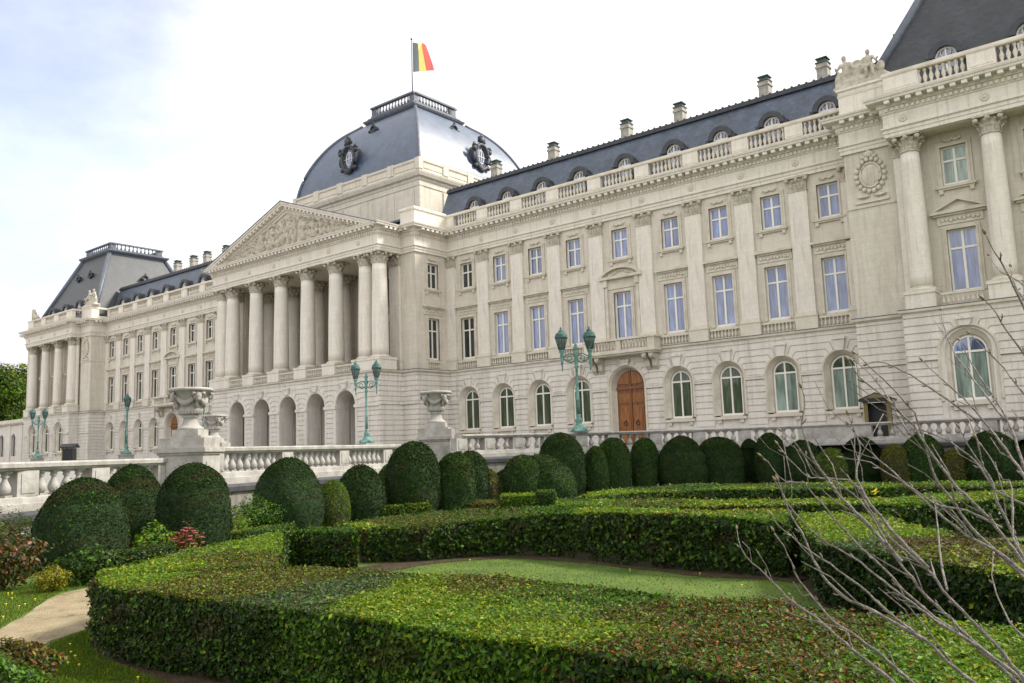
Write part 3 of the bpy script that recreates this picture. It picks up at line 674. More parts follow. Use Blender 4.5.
PILS += [pp(CX+12.3, -4.2), pp(CX-12.3, -4.2)]
PCOL = [pp(CX+u, -6.3) for u in (-12.45, -10.65, -6.4, -2.13, 2.13, 6.4, 10.65, 12.45)] + [pp(CX+u, -1.75) for u in (-10.65, -6.4, -2.13, 2.13, 6.4, 10.65)]
# pedestals and balustrades of the portico
for a, b in ((-13.45, -9.75), (-7.3, -5.5), (-3.03, -1.23), (1.23, 3.03), (5.5, 7.3), (9.75, 13.45)): m = MB(); m.box(CX+a, CX+b, -7.32, -5.3, 7.4, 8.28); m.box(CX+a-.06, CX+b+.06, -7.38, -5.25, 8.28, 8.385); part('column_pedestal', m, CLEAN)
for u in (-10.65, -6.4, -2.13, 2.13, 6.4, 10.65): m = MB(); m.box(CX+u-1.05, CX+u+1.05, -2.7, -.8, 7.38, 8.385); part('column_pedestal', m, CLEAN)
mb = mini_balustrade(1.22); place(mb, PAL, [pp(CX+u, -6.95) for u in cen])
# pediment
m = MB(); YF = -7.0
zb, za = 20.36, 25.12
m.prism([(CX-12.6, 20.55), (CX+12.6, 20.55), (CX, 24.6)], -4.0, .12, Fr(YF))
part('tympanum', m, STONE)
m = MB(); mo = m; fl = MB()
sl = (za-zb)/13.75; L = math.hypot(13.75, za-zb)
for sg in (1, -1):
    TQ = lambda u, d, z, sg=sg: (CX+sg*(13.75-u*13.75/L - z*sl*.0), YF-d, zb+u*(za-zb)/L+z)     # u along the rake from the eaves
    m.box(0, L, -3.6, .98, -.18, .0, TQ); m.box(.3, L, -3.6, .88, -.40, -.18, TQ); m.box(.6, L, -3.6, .42, -.78, -.40, TQ); m.box(1.0, L, -3.6, .28, -1.02, -.78, TQ)
    n = int(L/.66)
    for i in range(n): u = .9+(L-1.1)*i/n; mo.box(u, u+.26, .42, .84, -.60, -.40, TQ)
    n = int(L/.3)
    fl.box(-.2, L+.1, -3.7, 1.04, .0, .07, TQ)
part('raking_cornice', m, CLEAN); part('pediment_flashing', fl, LEAD)
m = MB(); m.prism([(CX-13.5, 20.6), (CX+13.3, 20.5), (CX, 25.0)], -12.0, -3.7, Fr(YF)); part('pediment_roof', m, LEAD)
# carved relief: a height field of many overlapping figures
nx, nz = 300, 110
gx = np.linspace(-12.1, 12.1, nx); gz = np.linspace(20.62, 24.95, nz); GX, GZZ = np.meshgrid(gx, gz)
H = np.full_like(GX, -.05)
r_ = np.random.default_rng(3)
def blob(x, z, a, b, th, hh):
    global H
    ct, st = math.cos(th), math.sin(th); dx, dz = GX-x, GZZ-z
    q = ((dx*ct+dz*st)/a)**2+((-dx*st+dz*ct)/b)**2
    H = np.maximum(H, np.where(q < 1, hh*np.sqrt(np.clip(1-q, 0, 1)), -.05))
for x in np.linspace(-10.8, 10.8, 26):
    hmax = (24.1-20.62)*(1-abs(x)/12.2)
    hh = min(hmax, 2.7+r_.normal()*.2) if abs(x) > .8 else hmax*.92
    if hh < .5: continue
    x = x+r_.normal()*.12; s_ = hh/2.7; th = r_.normal()*.25; up = 20.65
    blob(x, up+hh*.88, .17*max(s_, .6), .22*max(s_, .6), th, .42)                   # head
    blob(x+.1*r_.normal(), up+hh*.62, .30*max(s_, .6), .55*s_, th, .40)             # trunk
    blob(x+.2, up+hh*.3, .20, .68*s_, -.2+th, .34); blob(x-.2, up+hh*.3, .20, .7*s_, .25+th, .30)   # legs / drapery
    for _ in range(3): a = r_.uniform(-1.3, 1.3); blob(x+r_.uniform(-.4, .4), up+hh*r_.uniform(.45, .8), .13, .42*max(s_, .5), a, .36)
for _ in range(150):
    x = r_.uniform(-11.5, 11.5); hmax = 3.6*(1-abs(x)/12.2); z = 20.65+r_.uniform(0, 1)*hmax*.85
    blob(x, z, r_.uniform(.1, .3), r_.uniform(.12, .42), r_.uniform(0, 3.1), r_.uniform(.12, .34))
lim = 20.6+(24.3-20.6)*(1-np.abs(GX)/12.3); H = np.where(GZZ > lim-.25, -.05, H)
vs = np.stack([CX+GX, YF-.13-H, GZZ], -1).reshape(-1, 3)
ii = np.arange(nx*nz).reshape(nz, nx); fq = np.stack([ii[:-1, :-1], ii[:-1, 1:], ii[1:, 1:], ii[1:, :-1]], -1).reshape(-1, 4)
keep = (H.reshape(-1)[fq].max(1) > 0); m = MB(); m.add(vs.tolist(), fq[keep].tolist(), True); part('relief', m, CARVE)
# parapet of the centre block (solid)
for pl in ([(-20.8, -2.5), (-20.8, -4.2), (-19.0, -4.2), (-19.0, 0)], mir([(-20.8, -2.5), (-20.8, -4.2), (-19.0, -4.2), (-19.0, 0)])):
    m = MB(); sweep(m, pl, [(-.5, 20.6), (.03, 20.6), (.05, 20.95), (0, 21.0), (0, 22.0), (.10, 22.05), (.12, 22.2), (.05, 22.32), (-.5, 22.36)]); part('solid_parapet', m, CLEAN)
m = MB(); m.box(CX-14.3, CX+14.3, -3.8, 1.6, 21.4, 21.6); part('lead_flat', m, LEAD)
# attic drum under the dome
AX0, AX1, AY0, AY1 = CX-10.15, CX+10.15, 1.3, 20.2
APL = [(AX0, AY1), (AX0, AY0), (AX1, AY0), (AX1, AY1), (AX0, AY1)]
m = MB(); sweep(m, APL[:4], [(0, 21.5), (0, 26.55), (.08, 26.6), (.08, 27.1), (.16, 27.15), (.2, 27.4), (.45, 27.5), (.58, 27.78), (.62, 27.95), (.1, 28.05), (.08, 28.3), (.03, 28.36), (.02, 29.1), (.14, 29.2), (.14, 29.42), (-.35, 29.45)])
T = Fr(AY0)
xs = np.linspace(AX0, AX1, 6)
for i in range(5):
    a, b = xs[i], xs[i+1]
    m.box(a+.75, b-.75, 0, .05, 23.2, 26.2, T); m.box(a+.95, b-.95, .05, .09, 23.4, 26.0, T)
    m.box(a+.55, b-.55, .03, .09, 28.5, 29.0, T)
for i in range(6): m.box(xs[i]-.42 if i else xs[i]-.18, xs[i]+.42 if i < 5 else xs[i]+.18, .0, .18, 28.34, 29.5, T); m.box(xs[i]-.42 if i else xs[i]-.1, xs[i]+.42 if i < 5 else xs[i]+.1, 0, .1, 21.6, 26.5, T)
T = Sd(AX1)
ys = np.linspace(AY0, AY1, 6)
for i in range(6): m.box(ys[i]-.42 if i else ys[i]+.003, ys[i]+.42, .0, .18, 28.34, 29.5, T); m.box(ys[i]-.42 if i else ys[i]+.003, ys[i]+.42, 0, .1, 21.6, 26.5, T)
for i in range(5): m.box(ys[i]+.55, ys[i+1]-.55, .03, .09, 28.5, 29.0, T)
part('attic', m, STONE)
# dome
DY = 10.75; KY = .93
def dprof(n=28):
    zz = np.linspace(28.4, 38.1, n+1); hh = np.interp(zz, [28.4, 29.45, 31, 32.58, 34, 35.43, 36.5, 37.2, 37.75, 38.1], [9.95, 9.93, 9.6, 9.02, 8.3, 7.35, 6.4, 5.6, 4.8, 4.1])
    hh = np.convolve(np.pad(hh, 2, 'edge'), [.1, .2, .4, .2, .1], 'valid'); return list(zip(hh.tolist(), zz.tolist()))
DP = dprof()
m = MB()
for sgx, sgy in ((0, -1), (1, 0), (0, 1), (-1, 0)):
    vs = []
    for h, z in DP:
        if sgy: vs += [(CX-h, DY+sgy*h*KY, z), (CX+h, DY+sgy*h*KY, z)]
        else: vs += [(CX+sgx*h, DY-h*KY, z), (CX+sgx*h, DY+h*KY, z)]
    m.add(vs, [(2*i, 2*i+1, 2*i+3, 2*i+2) for i in range(len(DP)-1)], True)
dome = part('dome', m, SLATE)
for sx in (-1, 1):
    for sy in (-1, 1):
        r2 = MB(); r2.tube([(CX+sx*(h+.02), DY+sy*(h*KY+.02), z) for h, z in DP], .20, 6); r2.build('hip_ridge', LEAD, dome)
m = MB(); PL = [(CX-3.8, DY+3.7), (CX-3.8, DY-3.7), (CX+3.8, DY-3.7), (CX+3.8, DY+3.7), (CX-3.8, DY+3.7)]
sweep(m, PL, [(0, 37.5), (.02, 38.0), (.15, 38.15), (.4, 38.4), (.5, 38.6), (.1, 38.7), (.1, 38.95), (0, 39.0)], False)
m.box(CX-3.75, CX+3.75, DY-3.65, DY+3.65, 38.8, 38.98)
def lead_balustrade(m, cx, cy, h, hy, z, H=1.35):
    for sy in (-1, 1): m.box(cx-h-.05, cx+h+.05, cy+sy*hy-.15, cy+sy*hy+.15, z, z+.28); m.box(cx-h-.1, cx+h+.1, cy+sy*hy-.2, cy+sy*hy+.2, z+H-.2, z+H)
    for sx in (-1, 1): m.box(cx+sx*h-.15, cx+sx*h+.15, cy-hy+.16, cy+hy-.16, z, z+.28); m.box(cx+sx*h-.2, cx+sx*h+.2, cy-hy+.21, cy+hy-.21, z+H-.2, z+H)
    for sx in (-1, 1):
        for sy in (-1, 1): m.box(cx+sx*(h-.35)-.38, cx+sx*(h-.35)+.38, cy+sy*(hy-.35)-.38, cy+sy*(hy-.35)+.38, z+.01, z+H-.01)
    n = 11
    for i in range(n):
        for s2 in (-1, 1):
            u = -h+.95+(2*h-1.9)*i/(n-1); m.lathe([(.1, .27), (.15, .45), (.06, .75), (.1, H-.19)], (cx+u, cy+s2*hy, z), 6)
            u = -hy+.95+(2*hy-1.9)*i/(n-1); m.lathe([(.1, .27), (.15, .45), (.06, .75), (.1, H-.19)], (cx+s2*h, cy+u, z), 6)
lead_balustrade(m, CX, DY, 3.5, 3.4, 38.98)
part('dome_balustrade', m, LEAD)
# round windows on the dome
def ring(mb, rx, rz, rt, y=0, n=28, z0=0): mb.tube([(rx*math.cos(t), y, z0+rz*math.sin(t)) for t in np.linspace(0, 2*math.pi, n+1)], rt, 6)
def make_oculus(s=1.0):
    m = MB(); ring(m, 1.05*s, 1.4*s, .22*s); ring(m, .82*s, 1.15*s, .12*s, .1)
    m.ball((0, -.05, 1.85*s), (.42*s, .3*s, .42*s), 10, 6); m.tube([(-.5*s, 0, 1.6*s), (-.45*s, 0, 2.1*s), (0, 0, 2.45*s), (.45*s, 0, 2.1*s), (.5*s, 0, 1.6*s)], .14*s, 6)
    for sx in (-1, 1):
        m.ball((sx*1.25*s, -.05, .75*s), (.32*s, .25*s, .3*s), 8, 6); m.ball((sx*1.3*s, 0, -.2*s), (.2*s, .2*s, .55*s), 8, 6); m.ball((sx*1.0*s, 0, -1.15*s), (.3*s, .22*s, .25*s), 8, 6)
        m.tube([(sx*.9*s, 0, 1.1*s), (sx*1.3*s, -.05, 1.3*s), (sx*1.5*s, -.05, .9*s)], .14*s, 6)
    m.ball((0, 0, -1.5*s), (.5*s, .2*s, .2*s), 8, 6)
    # hood going back into the roof
    n = 24; vs = []; 
    for y in (.05, 2.8*s): vs += [(1.1*s*math.cos(t), y, 1.45*s*math.sin(t)) for t in np.linspace(0, 2*math.pi, n, False)]
    m.add(vs, [(i, (i+1) % n, (i+1) % n+n, i+n) for i in range(n)], True)
    o = m.build('round_window', DLEAD)
    g = MB(); g.add([(.82*s*math.cos(t), .16, 1.15*s*math.sin(t)) for t in np.linspace(0, 2*math.pi, n, False)], [tuple(range(n))]); g.build('pane', GLASS_UP, o)
    f = MB(); f.tube([(0, .12, -1.1*s), (0, .12, 1.1*s)], .05*s, 5); f.tube([(-.8*s, .12, 0), (.8*s, .12, 0)], .05*s, 5); ring(f, .42*s, .75*s, .05*s, .12); f.build('frame', WHITE, o)
    return o
oc = make_oculus(1.0)
place(oc, PAL, [pp(CX-.9, DY-9.25, 32.1), (9.85, DY+.6, 32.1-GZ, R(90)), (-9.85, DY, 32.1-GZ, R(-90))])
def make_lucarne(s=.42):
    m = MB(); ring(m, 1.0*s, 1.0*s, .3*s, 0, 14); m.ball((0, 0, 1.5*s), (.4*s, .3*s, .4*s), 8, 5)
    for sx in (-1, 1): m.ball((sx*1.5*s, 0, -.3*s), (.6*s, .3*s, .3*s), 8, 5)
    n = 14; vs = []
    for y in (.05, 3.2*s): vs += [(1.0*s*math.cos(t), y, 1.0*s*math.sin(t)) for t in np.linspace(0, 2*math.pi, n, False)]
    m.add(vs, [(i, (i+1) % n, (i+1) % n+n, i+n) for i in range(n)]+[tuple(range(n))], True)
    return m.build('roof_vent', DLEAD)
lu = make_lucarne()
sp = [pp(CX+.4, DY-6.75, 35.8), (7.25, DY-.9, 35.6-GZ, R(90))]
for c in (29.1, 2*CX-29.1):
    for u in (-2.0, 2.0): sp.append(pp(c+u, 1.3, 28.6))
    sp += [pp(c+6.9, 7.5, 28.2, R(90))]
place(lu, PAL, sp)
# ---- wing roofs
for c, s, xa, xb in WINGS:
    m = MB(); xl, xr = -21.5, 21.0
    P = [(1.0, 20.95), (3.1, 25.6), (9.0, 27.0), (15, 25.6), (17, 20.95)]
    X0, X1 = sorted((c+s*xl, c+s*xr))
    m.add([(X0, y, z) for y, z in P]+[(X1, y, z) for y, z in P], [(i, i+5, i+6, i+1) for i in range(4)]+[(0,1,2,3,4), (9,8,7,6,5)])
    rf = part('roof', m, SLATE_W)
    e = MB(); e.box(X0, X1, 2.85, 3.35, 25.5, 25.75); e.box(X0, X1, 2.95, 3.2, 25.75, 25.88)
    n = int((X1-X0)/.55)
    for i in range(n): e.ball((X0+(i+.5)*(X1-X0)/n, 3.07, 25.92), (.13, .10, .12), 6, 4)
    e.build('roof_crest', DLEAD, rf)
def make_dormer():
    m = MB(); c = 22.80
    ro, ri = 1.0, .62; n = 16
    for i in range(n):
        a0, a1 = math.pi*i/n, math.pi*(i+1)/n
        P = [(ri*math.cos(a0), c+ri*math.sin(a0)), (ro*math.cos(a0), c+ro*math.sin(a0)), (ro*math.cos(a1), c+ro*math.sin(a1)), (ri*math.cos(a1), c+ri*math.sin(a1))]
        m.prism(P, -.25, .22, TL)
    for sx in (-1, 1): m.box(*sorted((sx*ri, sx*.92)), -.25, .10, 21.2, c, TL); m.box(*sorted((sx*.9, sx*1.2)), -.25, .18, c-.14, c+.12, TL)
    P = [(-.92, 21.2)]+arcpts(0, .92, c, 180, 0, 12)+[(.92, 21.2)]
    m.prism([(u, z) for u, z in P][::-1], -1.6, -.26, TL)
    o = m.build('dormer', DLEAD)
    f = MB(); arch_sweep(f, TL, 0, c, 21.2, [(.63, -.1), (.62, -.02), (.52, -.02), (.51, -.1)], 14); f.box(-.05, .05, -.1, -.01, 21.2, c+.6, TL); f.box(-.55, .55, -.1, -.02, c-.06, c+.04, TL); ring(f, .30, .30, .035, .05, 14, c+.25)
    f.build('frame', WHITE, o)
    g = MB(); P = [(-.66, 21.2)]+arcpts(0, .66, c, 180, 0, 12)+[(.66, 21.2)]; g.prism(P[::-1], -.2, -.12, TL); g.build('pane', GLASS_UP, o)
    return o
do = make_dormer(); sp = []
for c, s in ((0, 1), (2*CX, -1)):
    sp += [pp(c+s*b, 1.35) for b in BAYS]
    sp += [pp(c+s*b, -1.2, .35) for b in (24.7, 29.1, 33.5)]
place(do, PAL, sp)
# ---- chimneys
def make_chimney():
    m = MB(); m.box(-.41, .41, -.41, .41, 25.5, 28.7); m.box(-.48, .48, -.48, .48, 28.3, 28.48)
    o = m.build('chimney', BRICKY)
    k = MB(); k.box(-.47, .47, -.47, .47, 28.7, 28.8); k.box(-.33, .33, -.33, .33, 28.8, 29.05); k.box(-.44, .44, -.44, .44, 29.05, 29.14); k.build('chimney_cap', VERD_C, o)
    return o
place(make_chimney(), PAL, [pp(x, 7) for x in (-11.17, -2.97, 2.38, 10.03, 14.71, 20.4, -79.58, -75.23, -71.71, -66.94, -18.4, -49.5)])
# ---- end pavilions
pcs = []; QCOL = []; NP = []
for c, s in ((0, 1), (2*CX, -1)):
    g = MB(); up = MB()
    T1 = lambda u, d, z, c=c, s=s: (c+s*u, 2.2*-1-d, z); T2 = lambda u, d, z, c=c, s=s: (c+s*u, -3.5-d, z)
    for x0, x1 in ((18.4, 21.5), (36.7, 39.8)):
        g.box(x0-.05, x1+.05, -.3, .05, GZ, 7.17, T1); courses(g, T1, x0-.07, x1+.05, ZL+[4.6], .05, .12); courses(g, T1, x0-.07, x1+.05, ZU+[7.15], .05, .12); g.box(x0-.2, x1, .05, .22, 4.34, 4.6, T1)
        up.box(x0, x1, -.3, 0, 7.17, 18.15, T1); up.box(x0, x1, 0, .07, 14.42, 14.56, T1)
    for X, sg in ((18.4, -1), (39.8, 1)):
        TS = lambda u, d, z, X=X, sg=sg, c=c, s=s: (c+s*(X+sg*d), u, z)
        y1 = 0 if X < 20 else 16
        g.box(-1.9, y1, -.3, .05, GZ, 7.17, TS); courses(g, TS, -2.27, y1, ZL+[4.6], .05, .12); courses(g, TS, -2.27, y1, ZU+[7.15], .05, .12)
        up.box(-1.9, y1, -.3, 0, 7.17, 18.15, TS); up.box(-2.27, y1, 0, .07, 14.42, 14.56, TS)
    for X, sg in ((21.5, -1), (36.7, 1)):
        TS = lambda u, d, z, X=X, sg=sg, c=c, s=s: (c+s*(X+sg*d), u, z)
        g.box(-3.5, -2.2, -.3, .05, GZ, 7.17, TS); courses(g, TS, -3.57, -2.3, ZL+[4.6], .05, .12); courses(g, TS, -3.57, -2.3, ZU+[7.15], .05, .12)
    ed = [21.5, 26.9, 31.3, 36.7]
    for i, b in enumerate((24.7, 29.1, 33.5)):
        arch_sheet(g, T2, ed[i], ed[i+1], GZ, 7.17, b, 1.2, ZS+.2, 1.6, .05); arch_blocks(g, T2, ed[i]-(.07 if i == 0 else 0), ed[i+1]+(.07 if i == 2 else 0), b, 1.6, [0, 13, 29, 46, 66, 80], ZS+.05, .05, .12)
        g.box(b-1.2, b+1.2, -.1, .06, GZ, 1.63, T2)
        for ua, ub in ((ed[i], b-1.6), (b+1.6, ed[i+1])): g.box(ua, ub, .05, .24, 4.34, 4.6, T2)
    TW = lambda u, d, z, c=c, s=s: (c+s*u, -2.0-d, z)
    for i, b in enumerate((24.7, 29.1, 33.5)): rect_sheet(up, TW, ed[i], ed[i+1], 7.3, 18.15, [(b-.79, b+.79, 8.36, 12.12), (b-.72, b+.72, 14.85, 17.21)], 0)
    x0, x1 = sorted((c+s*21.5, c+s*36.7)); up.box(x0, x1, -3.4, -2.0, 7.2, 7.38); up.box(x0, x1, -3.3, -2.0, 18.12, 18.2)
    part('ground_floor_wall', g, STONE2); part('upper_wall', up, STONE)
    for u in (22.5, 26.9, 31.3, 35.7): p = MB(); X = c+s*u; p.box(X-.82, X+.82, -3.80, -2.0, 7.44, 8.28); p.box(X-.88, X+.88, -3.86, -1.99, 8.28, 8.385); part('column_pedestal', p, CLEAN)
    QCOL += [pp(c+s*u, -2.95) for u in (22.5, 26.9, 31.3, 35.7)]
    NP += [pp(c+s*21.78, -2.45), pp(c+s*36.42, -2.45)]
    pcs += [(c+s*b) for b in (24.7, 29.1, 33.5)]
    # roof
    f = MB(); xc = c+s*29.1
    frustum(f, (xc-10.0, xc+10.0, -1.7, 16.7), 21.0, (xc-4.3, xc+4.3, 3.1, 11.9), 32.1)
    rf = part('roof', f, SLATE_P)
    for sx in (-1, 1):
        for ya, yb in ((-1.7, 3.1), (16.7, 11.9)): h = MB(); h.tube([(xc+sx*10.0, ya, 21.0), (xc+sx*4.3, yb, 32.1)], .34, 6); h.build('hip_ridge', LEAD, rf)
    PL = [(xc-4.5, 11.9), (xc-4.5, 3.1), (xc+4.5, 3.1), (xc+4.5, 11.9), (xc-4.5, 11.9)]
    q = MB(); sweep(q, PL, [(0, 31.7), (.05, 31.9), (.35, 32.1), (.5, 32.3), (.5, 32.45), (0, 32.5)], False); q.box(xc-4.4, xc+4.4, 3.2, 11.8, 32.3, 32.46)
    lead_balustrade(q, xc, 7.5, 4.1, 4.1, 32.48, 1.25); part('roof_balustrade', q, LEAD)
place(win_first('w', GLASS_UP, head='tri'), PAL, [pp(x, -2.0) for x in pcs if x > 0]); place(win_first('w', GLASS_DK, head='tri'), PAL, [pp(x, -2.0) for x in pcs if x < 0])
place(win_upper('w', GLASS_BL), PAL, [pp(x, -2.0) for x in pcs if x > 0]); place(win_upper('w', GLASS_DK), PAL, [pp(x, -2.0) for x in pcs if x < 0])
pa = win_arch('w', GLASS_UP, r=.92, Ro=1.6, zs=ZS+.05, blind=GLASS_BL); place(pa, PAL, [pp(x, -3.5) for x in pcs if x > 0])
pa = win_arch('w', GLASS_GD, r=.92, Ro=1.6, zs=ZS+.05); place(pa, PAL, [pp(x, -3.5) for x in pcs if x < 0])
mb = mini_balustrade(1.15); place(mb, PAL, [pp(x, -3.3) for x in pcs])
place(pil, PAL, PILS); place(colm, PAL, PCOL); place(colp, PAL, QCOL); npil = make_pilaster(.30, .22); place(npil, PAL, NP)
# arms in a wreath on the pavilion corner
def make_medallion():
    m = MB()
    ring(m, .62, .78, .07, -.05, 24); 
    for i in range(18):
        a = 2*math.pi*i/18; m.ball((.86*math.cos(a), -.1, 1.05*math.sin(a)), (.16, .10, .16), 6, 4)
    m.lathe([(.6, 0), (.55, .06), (.4, .1)], (0,0,0), 20); k = len(m.v)-60; m.v[k:] = [(x, -z, y*1.25) for x, y, z in m.v[k:]]
    for x in (-.2, 0, .2): m.box(x-.03, x+.03, -.14, -.1, -.5, .5)
    m.ball((0, -.14, 1.35), (.34, .16, .22), 8, 6); m.ball((0, -.14, 1.62), (.12, .1, .12), 6, 4)
    for sx in (-1, 1): m.ball((sx*.32, -.1, 1.2), (.2, .1, .14), 6, 4); m.ball((sx*.5, -.1, -1.35), (.42, .1, .1), 6, 4)
    m.box(-1.0, 1.0, -.12, 0, -1.75, -1.6)
    return m.build('coat_of_arms', TRIM)
place(make_medallion(), PAL, [pp(19.95, -2.2, 16.45), pp(2*CX-19.95, -2.2, 16.45)])

m = MB(); m.box(2*CX-39.5, 39.5, 16.0, 16.4, GZ, 21.0); m.box(2*CX-39.7, 39.7, 1.3, 16.0, 20.6, 20.9); part('rear_wall', m, STONE)
# low side wing beyond the left pavilion
LW = empty('side_wing', (-135, 1, GZ)); tag(LW, 'low one-storey stone wing with arched windows beyond the far left pavilion', 'building wing')
m = MB(); TQ = lambda u, d, z: (u+135, -d, z-GZ)
ee = np.linspace(-162, -107.9, 12)
for a, b in zip(ee, ee[1:]): c = (a+b)/2; arch_sheet(m, TQ, a, b, GZ, 6.9, c, .85, ZS, 1.8, 0); m.box(a, a+1.2, 0, .14, GZ, 6.9, TQ); m.box(b-.3, b, 0, .14, GZ, 6.9, TQ); arch_sweep(m, TQ, c, ZS, 1.8, [(1.0, 0), (1.0, .1), (.85, .1), (.85, -.3)])
m.add([(x+135, y, z-GZ) for x, y, z in ((-162, 0, 6.9), (-107.9, 0, 6.9), (-107.9, 12, 6.9), (-162, 12, 6.9))], [(0,1,2,3)])
m.build('wall', STONE2, LW)
m = MB(); sweep(m, [(-27, 0), (27.1, 0)], [(0, 6.85-GZ), (.3, 7.0-GZ), (.5, 7.25-GZ), (.5, 7.4-GZ), (0, 7.45-GZ), (0, 7.9-GZ), (-.4, 7.95-GZ)]); m.build('cornice', TRIM, LW)
for a, b in zip(ee, ee[1:]):
    c = (a+b)/2; g = MB(); P = [(-.85, 1.8-GZ)]+[(u, z-GZ) for u, z in arcpts(0, .85, ZS, 180, 0, 10)]+[(.85, 1.8-GZ)]; g.prism(P[::-1], -.35, -.3, TL); g.build('window', GLASS_DK, LW, (c+135, 0, 0))

# ---- flag on the dome
FP = empty('flagpole', (CX+.25, DY-.4, 38.98)); tag(FP, 'white flagpole flying a black, yellow and red flag on top of the dome', 'flagpole')
m = MB(); m.tube([(0, 0, 0), (0, 0, 5), (0, 0, 9.7)], [.09, .07, .05], 8); m.ball((0, 0, 9.8), (.14, .14, .14), 8, 6); m.build('pole', LEAD, FP)
flag_cols = [((0.17, 0.19, 0.20), 'black_cloth'), ((0.9, 0.76, 0.22), 'yellow_cloth'), ((0.78, 0.17, 0.15), 'red_cloth')]
fm = []
for c, n_ in flag_cols:
    m_ = mat(n_, c, 0.8); t = m_.node_tree; tr = N(t, 'ShaderNodeBsdfTranslucent'); tr.inputs[0].default_value = (*[min(1, v*1.3+.02) for v in c], 1); mxs = N(t, 'ShaderNodeMixShader'); mxs.inputs[0].default_value = .72
    t.links.new(t.nodes['Principled BSDF'].outputs[0], mxs.inputs[1]); t.links.new(tr.outputs[0], mxs.inputs[2]); t.links.new(mxs.outputs[0], t.nodes['Material Output'].inputs[0]); fm.append(m_)
fl = MB(); nu, nv = 36, 24
def fpt(a, b):   # a along the fly 0..1, b down the hoist 0..1
    x = 2.15*a*(.74+.26*b)+.06; y = .35*math.sin(a*7+b*1.5)*a**.7 + .5*a; z = 9.35-3.7*b*(1-.06*a)-.35*a*(1-b*.6)+.14*math.sin(a*8+1)*a
    if a > .7: x -= (a-.7)*1.3*(1-b)
    return (x*.87+.08, x*.5+y*.8, z)
fo = MB()
vs = [fpt(i/nu, j/nv) for j in range(nv+1) for i in range(nu+1)]
fs = [(j*(nu+1)+i, j*(nu+1)+i+1, (j+1)*(nu+1)+i+1, (j+1)*(nu+1)+i) for j in range(nv) for i in range(nu)]
fo.add(vs, fs, True); F = fo.build('flag', fm[0], FP)
F.data.materials.append(fm[1]); F.data.materials.append(fm[2])
F.data.polygons.foreach_set('material_index', [min(2, i*3//nu) for j in range(nv) for i in range(nu)])

# ---- statue groups on the parapet
def limb(m, pts, rad): m.tube(pts, rad, 8); [m.ball(p, (r*1.02,)*3, 8, 6) for p, r in zip(pts, rad)]
def person_stone(m, o, lean, seat=True, arm=1, s=1.0):
    o = Vector(o); v = lambda x, y, z: o+Vector((x*s, y*s, z*s))
    hip = v(0, 0, .75); ch = v(.12*lean, -.02, 1.35); nk = v(.17*lean, -.03, 1.62); hd = v(.2*lean, -.08, 1.85)
    limb(m, [hip, v(.06*lean, 0, 1.05), ch, nk], [.25*s, .22*s, .27*s, .12*s]); m.ball(hd, (.15*s, .17*s, .2*s), 10, 8)
    for sg in (-1, 1): m_sh = v(.17*lean+sg*.28, 0, 1.5); limb(m, [m_sh, v(.17*lean+sg*.5, -.1, 1.15), v(.1+sg*.55+arm*.15, -.3, 1.0+.25*(sg == arm))], [.11*s, .09*s, .07*s])
    if seat: kn = [v(sg*.2+.35*lean, -.5, .75) for sg in (-1, 1)]; ft = [v(sg*.2+.4*lean, -.55, .1) for sg in (-1, 1)]
    else: kn = [v(sg*.14, -.1, .42) for sg in (-1, 1)]; ft = [v(sg*.16, -.05, 0) for sg in (-1, 1)]
    for k, f in zip(kn, ft): limb(m, [hip, k, f], [.2*s, .15*s, .09*s])
    limb(m, [v(.0, .1, .9), v(-.35*lean, .15, .5), v(-.5*lean, .1, .1)], [.26*s, .3*s, .3*s])
def statue_group(loc, label, flip=1):
    m = MB(); person_stone(m, (-.75*flip, 0, .25), -.6*flip, False, -1, 1.05); person_stone(m, (.45*flip, .05, .35), .8*flip, True, 1, 1.0)
    limb(m, [(.9*flip, .1, .5), (1.4*flip, .1, .55), (1.75*flip, 0, .35)], [.32, .25, .15]); m.ball((1.35*flip, -.1, 1.0), (.3, .12, .38), 8, 6); limb(m, [(-1.3*flip, 0, .2), (-1.35*flip, 0, .9), (-1.25*flip, -.05, 1.25)], [.3, .22, .14])
    m.ball((-.1, 0, .35), (1.3, .5, .45), 12, 6); m.ball((-.12, .05, 1.05), (.50, .28, .62), 12, 8); m.ball((-.12, -.12, 1.1), (.36, .18, .5), 12, 8); m.ball((-.1, 0, 1.72), (.3, .2, .18), 8, 6); limb(m, [(.5*flip, .15, .4), (.75*flip, .15, 1.0), (.6*flip, .1, 1.5)], [.42, .36, .24]); limb(m, [(-.8*flip, .12, .3), (-.95*flip, .12, .9), (-.85*flip, .1, 1.5)], [.38, .3, .22]); m.box(-1.6, 1.7, -.5, .5, -.02, .22)
    o = m.build('statue_group', CARVE, None, loc)
    rm = o.modifiers.new('merge', 'REMESH'); rm.mode = 'VOXEL'; rm.voxel_size = .06; rm.use_smooth_shade = True
    return tag(o, label, 'statue')
